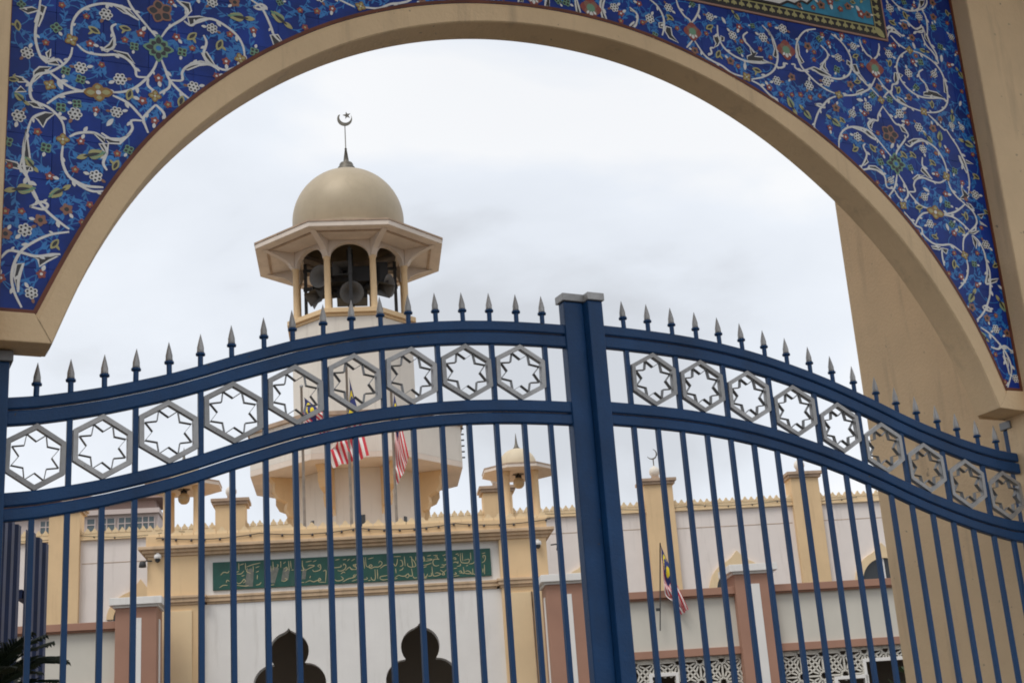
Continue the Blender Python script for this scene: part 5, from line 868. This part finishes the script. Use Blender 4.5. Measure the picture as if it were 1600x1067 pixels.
mb = MB(); mb.lathe([(0.0, -0.16), (0.07, -0.15), (0.085, -0.12), (0.085, 0.0), (0.03, 0.02)], 16); DRV = mb.mesh('driver', ['dark'])
for (hx, hy, hz), az, el, lab in (((0.02, -0.45, 12.02), 180, -14, 'round grey horn loudspeaker facing the street, centre of the minaret lantern'), ((-0.42, -0.30, 12.42), 212, -6, 'grey horn loudspeaker behind the left front column of the lantern'), ((0.45, -0.15, 12.30), 118, -8, 'grey horn loudspeaker tilted right inside the lantern'), ((-0.40, 0.05, 12.22), 262, -10, 'grey horn loudspeaker tilted left inside the lantern')):
    q = Euler((R(90 - el), 0, R(-az)), 'XYZ')
    t = thing('loudspeaker', lab, 'loudspeaker', bloc(0.03, 29) + UX * hx + VX * hy + Vector((0, 0, hz)), 0, 'horn loudspeakers in the minaret lantern')
    d_ = (UX * math.sin(R(az)) + VX * math.cos(R(az))) * math.cos(R(el)) + Vector((0, 0, math.sin(R(el))))
    t.rotation_euler = d_.to_track_quat('Z', 'Y').to_euler()
    link('horn', HORN, t); link('driver', DRV, t)
SQ = MB()
for (a, z0), (b, z1) in zip(((0.05, 0.0), (0.06, 0.08), (0.10, 0.2)), ((0.06, 0.08), (0.10, 0.2), (0.21, 0.36))):
    c0 = [(-a, -a * .7, z0), (a, -a * .7, z0), (a, a * .7, z0), (-a, a * .7, z0)]; c1 = [(-b, -b * .7, z1), (b, -b * .7, z1), (b, b * .7, z1), (-b, b * .7, z1)]
    for k in range(4): SQ.face([c0[k], c0[(k + 1) % 4], c1[(k + 1) % 4], c1[k]])
SQ = SQ.mesh('horn', ['horn'])
for (hx, hy, hz), az, el, lab in (((-0.55, -0.35, 12.16), 235, -35, 'square-mouthed grey loudspeaker hanging low at the left of the lantern'), ((0.52, -0.42, 12.26), 140, -38, 'square-mouthed grey loudspeaker hanging low at the right of the lantern'), ((-0.1, -0.38, 12.55), 190, -5, 'square-mouthed grey loudspeaker high in the middle of the lantern')):
    t = thing('loudspeaker', lab, 'loudspeaker', bloc(0.03, 29) + UX * hx + VX * hy + Vector((0, 0, hz)), 0, 'horn loudspeakers in the minaret lantern')
    d_ = (UX * math.sin(R(az)) + VX * math.cos(R(az))) * math.cos(R(el)) + Vector((0, 0, math.sin(R(el))))
    t.rotation_euler = d_.to_track_quat('Z', 'Y').to_euler(); link('horn', SQ, t); link('driver', DRV, t)
# outdoor rungs on the balcony's right side
mb = MB()
for k in range(6): mb.box(2.10, 2.17, -0.75, -0.70, 8.35 + k * 0.12, 8.37 + k * 0.12)
mb.build('rung', 'dark', mn)

# ------------------------------------------------------------------ corner kiosks on the porch roof
def kiosk(u, lab):
    k = bthing('roof_kiosk', lab, 'kiosk', u, 24.0, 5.85, 'domed kiosks on the porch corners')
    mb = MB(); mb.box(-0.36, 0.36, -0.36, 0.36, 0, 0.22); mb.build('base', 'yellow', k, bevel=0.01)
    for a, b in ((-1, -1), (1, -1), (1, 1), (-1, 1)):
        mb = MB(); mb.lathe([(0.085, 0.22), (0.085, 0.28), (0.066, 0.30), (0.062, 1.08), (0.08, 1.11), (0.08, 1.15)], 12, (a * 0.245, b * 0.245, 0)); mb.build('column', 'yellow', k)
    ringslab('eave', 0.60, 0.10, 1.15, 1.20, 'soffit', k); ringslab('eave_edge', 0.605, 0.30, 1.20, 1.225, 'brown_trim', k)
    mb = MB(); mb.lathe([(0.36, 1.225), (0.36, 1.27), (0.325, 1.27)] + [(0.325 * math.cos(a), 1.30 + 0.30 * math.sin(a)) for a in np.linspace(0, R(84), 12)], 32, capt=True); mb.build('dome', 'kiosk_dome', k)
    mb = MB(); mb.lathe([(0.055, 1.59), (0.06, 1.61), (0.04, 1.63), (0.022, 1.70), (0.006, 1.85), (0.001, 1.88)], 12); mb.build('finial', 'finial', k)
    g_ = bthing('pendant_lamp', lab.replace('domed kiosk', 'frosted globe lamp hanging in the kiosk'), 'lamp', u, 24.0, 5.85 + 1.0, 'globe lamps hanging in the kiosks')
    mb = MB(); mb.lathe([(0.001, -0.10), (0.05, -0.09), (0.085, -0.055), (0.10, 0.0), (0.085, 0.055), (0.05, 0.085)], 18); mb.build('globe', 'lampglass', g_)
    mb = MB(); mb.lathe([(0.055, 0.08), (0.055, 0.13), (0.012, 0.15), (0.012, 0.22)], 12); mb.build('fitting', 'dark', g_)
kiosk(2.76, 'small domed kiosk on the right corner of the porch roof')
kiosk(-2.86, 'small domed kiosk on the left corner of the porch roof')

# ------------------------------------------------------------------ flags
def flag_mesh(name, L, h, fn, nu=40, nt=28):
    me = MB(); P = [[fn(i / nu, j / nt) for j in range(nt + 1)] for i in range(nu + 1)]
    for r_ in P: me.v += [tuple(p) for p in r_]
    for i in range(nu):
        for j in range(nt):
            s, t = (i + .5) / nu, (j + .5) / nt
            if s < 0.5 and t < 0.5714:
                x, y = s * 2, t / 0.5714; dx, dy = (x - 0.36) * 1.0, (y - 0.5) * 0.57; d1 = math.hypot(dx, dy); d2 = math.hypot(dx - 0.075, dy)
                star = math.hypot((x - 0.66), dy)
                k = 3 if (d1 < 0.215 and d2 > 0.175) or star < 0.15 else 2
            else: k = 0 if int(t * 14) % 2 == 0 else 1
            a = i * (nt + 1) + j; me.f.append((a, a + nt + 1, a + nt + 2, a + 1)); me.m.append(k); me.sm.append(True)
    return me.mesh(name, ['flag_red', 'flag_white', 'flag_blue', 'flag_yellow'])
def droop(L, h, fx, fz, turn, fold, ph=0.0, side=-1, cmp_=0.8):
    def fn(s, t):
        a = R(turn) * min(1, s * 1.25) ** 1.2
        x = fx * L * s + side * math.sin(a) * t * h * (1 - (1 - cmp_) * s); z = fz * L * s - math.cos(a) * t * h
        y = 1.3 * fold * math.sin(5.5 * t * math.pi * (0.4 + .6 * s) + 4 * s + ph) * (0.25 + s) + 0.05 * s + 0.4 * fold * math.sin(11 * s + 6 * t + ph)
        return (x + 0.25 * fold * math.sin(7 * t + 3 * s + ph), y, z)
    return fn
for u, ztop, zb, lab, (L, h, fx, fz, turn, fold, ph, side) in (
        (-0.96, 9.36, 'a', 'leftmost of the three flagpoles before the minaret', (0.95, 0.55, 0.46, -0.42, 10, 0.06, 0.4, 1)),
        (-0.11, 9.73, 'b', 'middle flagpole before the minaret, its flag spread below the rail', (1.62, 0.85, 0.20, -0.96, 78, 0.05, 0.0, -1)),
        (0.713, 9.38, 'c', 'rightmost of the three flagpoles before the minaret', (1.30, 0.60, 0.19, -0.97, 30, 0.05, 1.2, -1))):
    fp = bthing('flagpole', lab, 'flagpole', u, 26.2, 0, 'steel flagpoles before the minaret')
    mb = MB(); mb.tube([(0, 0, 0), (0, 0, 5), (0, 0, ztop)], [0.035, 0.03, 0.024], 10); mb.build('pole', 'pole', fp)
    mb = MB(); mb.lathe([(0.001, 0.05), (0.03, 0.03), (0.035, 0.0), (0.02, -0.03)], 10, (0, 0, ztop)); mb.build('truck', 'pole', fp)
    fl = link('flag', flag_mesh('flag', L, h, droop(L, h, fx, fz, turn, fold, ph, side)), None, bloc(u, 26.2, ztop - 0.20) + UX * 0.04, (0, 0, TH))
    tag(fl, {'a': 'flag with yellow crescent fluttering right on the leftmost pole', 'b': 'large red and white striped flag hanging from the middle pole', 'c': 'striped flag hanging limp and twisted on the rightmost pole'}[zb], 'flag', 'flags before the minaret')
sp_ = bthing('flag_staff', 'thin leaning staff of the small flag above the pink coping', 'flagpole', 4.52, 21.9, 4.0)
mb = MB(); mb.tube([(0, 0, 0), (0.06, 0, 0.6), (0.135, 0, 1.34)], 0.010, 8); mb.build('staff', 'dark', sp_)
mb = MB(); mb.box(-0.03, 0.03, -0.02, 0.03, 0.3, 0.34); mb.build('clip', 'dark', sp_)
fl = link('flag', flag_mesh('small_flag', 1.1, 0.42, droop(1.10, 0.36, 0.30, -0.93, 80, 0.035, 0.3, -1, 0.30)), None, bloc(4.52, 21.88, 5.31) + UX * 0.135, (0, 0, TH))
tag(fl, 'small striped flag with yellow star on a leaning staff right of the gate stiles', 'flag')

# ------------------------------------------------------------------ strings of bulbs
mb = MB(); mb.lathe([(0.012, 0.0), (0.016, -0.01), (0.026, -0.035), (0.022, -0.055), (0.001, -0.065)], 8); BULB = mb.mesh('bulb', ['bulb'])
def string(lab, u0, u1, d, zf, step, grp):
    t = bthing('light_string', lab, 'string lights', 0, d, 0, grp); P = []
    n = int((u1 - u0) / 0.05)
    for i in range(n + 1):
        u = u0 + (u1 - u0) * i / n; P.append((u, 0, zf(u)))
    mb = MB(); mb.tube(P, 0.007, 5); mb.build('cable', 'wire', t)
    u = u0 + step * 0.4
    while u < u1:
        link('bulb', BULB, t, (u, 0, zf(u) + 0.01), (0, random.uniform(-.5, .5), 0), (0.75, 0.75, 0.75)); u += step * random.uniform(0.8, 1.2)
sag = lambda z_, p, s_: (lambda u: z_ - s_ * (1 - ((u / p) % 1 * 2 - 1) ** 2))
string('string of unlit bulbs draped along the porch parapet', -3.15, 3.1, 22.86, sag(5.99, 1.55, 0.055), 0.235, 'strings of bulbs')
string('string of unlit bulbs along the hall parapet on the left', -9.0, -4.0, 34.92, sag(8.46, 2.2, 0.08), 0.42, 'strings of bulbs')
string('string of unlit bulbs along the hall parapet right of the gate stiles', 4.2, 12.6, 34.92, sag(8.47, 2.1, 0.06), 0.55, 'strings of bulbs')

# ------------------------------------------------------------------ small lamps on the porch corners
for u, z_, lab, dx in ((3.16, 5.55, 'floodlight on the right corner of the porch', 1), (-3.30, 5.62, 'floodlight on the left corner of the porch', -1)):
    t = bthing('floodlight', lab, 'lamp', u, 22.85, z_, 'floodlights on the porch corners')
    mb = MB(); mb.tube([(-dx * 0.08, 0.05, 0.02), (0, 0, 0.02), (dx * 0.03, -0.02, -0.02)], 0.012, 6); mb.build('arm', 'dark', t)
    mb = MB(); mb.lathe([(0.02, 0.04), (0.045, 0.03), (0.06, -0.05), (0.05, -0.055), (0.001, -0.04)], 12, (dx * 0.05, -0.03, -0.03)); mb.build('head', 'dark', t)
for u, z_, lab in ((2.86, 5.55, 'white dome camera under the right porch cornice'), (-3.12, 5.64, 'white dome camera under the left porch cornice')):
    t = bthing('dome_camera', lab, 'camera', u, 22.82, z_, 'dome cameras under the porch cornice')
    mb = MB(); mb.lathe([(0.05, 0.08), (0.058, 0.05), (0.055, 0.02), (0.045, 0.015)], 14, capt=True); mb.build('housing', 'white', t)
    mb = MB(); mb.lathe([(0.044, 0.018), (0.040, -0.02), (0.02, -0.042), (0.001, -0.046)], 14); mb.build('lens_dome', 'glass', t)
    mb = MB(); mb.box(-0.02, 0.02, 0.0, 0.09, 0.08, 0.11); mb.build('bracket', 'white', t)

# ------------------------------------------------------------------ apartment block far off
ap = bthing('apartment_block', 'distant pinkish apartment block with a row of windows at far left', 'building', 0, 90)
mb = MB(); mb.box(-30, -12.3, 0, 3, 0, 20.75); mb.build('wall', 'apt_wall', ap)
mb = MB(); mb.box(-30.5, -12.2, -0.3, 3.2, 20.45, 20.75); mb.build('fascia', 'apt_wall', ap)
mb = MB(); mb.box(-30.3, -12.5, 0.1, 3, 20.751, 21.35); mb.build('roof', 'apt_roof', ap); mb = MB(); mb.box(-30.7, -12.0, -0.5, 3.4, 21.35, 21.6); mb.build('top_slab', 'apt_roof', ap)
mb = MB(); mb.box(-30, -12.28, -0.06, 0.0, 17.6, 19.2); mb.build('band', 'apt_roof', ap)
for x0, x1, dark in ((-18.9, -17.6, 0), (-15.9, -15.5, 0), (-15.3, -13.9, 0), (-13.6, -12.5, 1), (-12.9, -12.35, 0)) if False else ((-19.4, -18.0, 0), (-16.6, -16.1, 0), (-15.9, -14.9, 0), (-14.7, -13.9, 1), (-13.6, -12.5, 0)):
    z0 = 19.25 if dark else 19.5
    mb = MB(); mb.box(x0, x1, -0.05, 0.0, z0, 20.25); wf = mb.build('window', 'apt_glass', ap)
    mb = MB(); n = max(1, int((x1 - x0) / 0.34))
    for k in range(n + 1): mb.box(x0 + (x1 - x0) * k / n - 0.03, x0 + (x1 - x0) * k / n + 0.03, -0.09, -0.05, z0, 20.25)
    mb.box(x0, x1, -0.085, -0.052, 19.86, 19.92); mb.build('frame', 'apt_wall', wf)

# ------------------------------------------------------------------ blue sheet-metal screen at far left
for d0, d1, u0, lab in ((7.35, 8.28, -1.905, 'nearer dark blue ribbed metal sheet screen at left edge'), (8.345, 8.87, -1.875, 'farther dark blue ribbed metal sheet screen beside the left wall')):
    sc_ = bthing('metal_screen', lab, 'fence', u0, d0, 0, 'blue ribbed metal screens')
    n = int(round((d1 - d0) / 0.15)); pitch = (d1 - d0) / n
    for k in range(n):
        y = k * pitch; mb = MB()
        prof = [(0.0, y), (0.0, y + pitch * .35), (0.022, y + pitch * .45), (0.022, y + pitch * .85), (0.0, y + pitch * .95), (0.0, y + pitch)]
        for (a, b), (c, d) in zip(prof[:-1], prof[1:]): mb.face([(a, b, 0), (c, d, 0), (c, d, 3.29), (a, b, 3.29)]); mb.face([(a - .003, b, 0), (a - .003, b, 3.29), (c - .003, d, 3.29), (c - .003, d, 0)])
        mb.build('rib', 'sheet', sc_)
    mb = MB()
    for zz in (1.0, 2.9): mb.box(-0.05, -0.01, 0, d1 - d0, zz, zz + 0.05)
    mb.build('rail', 'sheet', sc_)

# ------------------------------------------------------------------ cycad by the left post
rg = random.Random(11)
pal = bthing('cycad_palm', 'dark green palm with feathery fronds at the lower left corner', 'palm', -1.83, 7.2, 0)
mb = MB(); mb.lathe([(0.20, 0), (0.17, 0.3), (0.15, 0.9), (0.14, 1.6), (0.12, 2.1), (0.05, 2.26)], 14); mb.build('trunk', 'bark', pal)
def frond(az, el, L, droop_):
    mb = MB(); P = []; p = Vector((0, 0, 2.2)); n = 16
    for i in range(n + 1):
        t = i / n; e_ = el - droop_ * t; d = Vector((math.cos(az) * math.cos(e_), math.sin(az) * math.cos(e_), math.sin(e_))); P.append(p.copy()); p = p + d * L / n
    mb.tube(P, [0.010 * (1 - .8 * i / n) for i in range(n + 1)], 5)
    for i in range(2, n + 1):
        t = (P[i] - P[i - 1]).normalized(); sd_ = t.cross(Vector((0, 0, 1))).normalized(); up = sd_.cross(t)
        for sg_ in (-1, 1):
            for q in (0, 0.5):
                base = P[i - 1].lerp(P[i], q); ln = L * 0.26 * math.sin(math.pi * min(1, (i + q) / n * 0.86 + 0.16)) + 0.03
                d = (sd_ * sg_ * 0.75 + t * 0.75 + up * 0.28 + Vector((rg.uniform(-.1, .1), rg.uniform(-.1, .1), rg.uniform(-.1, .1)))).normalized()
                wv = t * 0.0065
                mb.face([base - wv, base + wv, base + d * ln * 0.6 + wv * .8 + Vector((0, 0, -.01)), base + d * ln + Vector((0, 0, -0.03))])
    mb.build('frond', 'frond', pal)
for az, el, L, dr in ((0.15, 1.05, 0.50, 1.1), (-0.25, 0.5, 0.34, 0.7), (0.9, 0.9, 0.45, 0.9), (-0.7, 1.1, 0.45, 0.9), (0.3, 1.2, 0.5, 1.0), (-0.15, 1.25, 0.5, 1.0), (0.6, 1.15, 0.5, 1.2), (-0.9, 0.9, 0.5, 1.2), (1.4, 0.9, 0.55, 1.2), (-1.6, 1.0, 0.5, 1.2), (2.2, 1.0, 0.55, 1.2), (3.0, 0.9, 0.55, 1.2), (-2.4, 1.0, 0.55, 1.2), (0.0, 0.3, 0.33, 0.5), (-0.5, 1.25, 0.5, 1.0), (0.35, 0.72, 0.42, 0.8), (-1.2, 1.3, 0.5, 0.9), (1.0, 1.3, 0.5, 0.9), (-0.1, 1.0, 0.52, 1.2), (0.2, 1.3, 0.42, 0.7), (-0.4, 0.8, 0.4, 0.6)): frond(az, el, L, dr)

# ------------------------------------------------------------------ shrub beyond the right wing wall
sh = bthing('garden_shrub', 'small green shrub at the foot of the tan wall edge, lower right', 'shrub', 6.35, 16.6, 0)
mb = MB(); mb.tube([(0, 0, 0), (0.03, 0, 1.0), (0, 0.02, 2.4)], [0.05, 0.04, 0.015], 8); mb.build('stem', 'bark', sh)
mb = MB()
for k in range(420):
    zz = rg.uniform(0.7, 2.95); rr = 0.36 * (1 - ((zz - 1.7) / 1.35) ** 2) ** .5 if abs(zz - 1.7) < 1.3 else .05; a = rg.uniform(0, 6.28); q = rr * rg.uniform(.2, 1) ** .5
    c = Vector((q * math.cos(a), q * math.sin(a), zz)); d = Vector((rg.uniform(-1, 1), rg.uniform(-1, 1), rg.uniform(-.6, 1))).normalized(); x = d.cross(Vector((0.3, .2, 1))).normalized()
    ln = rg.uniform(.08, .15); mb.face([c, c + d * ln * .5 + x * ln * .28, c + d * ln, c + d * ln * .5 - x * ln * .28])
mb.build('foliage', 'leaf', sh)
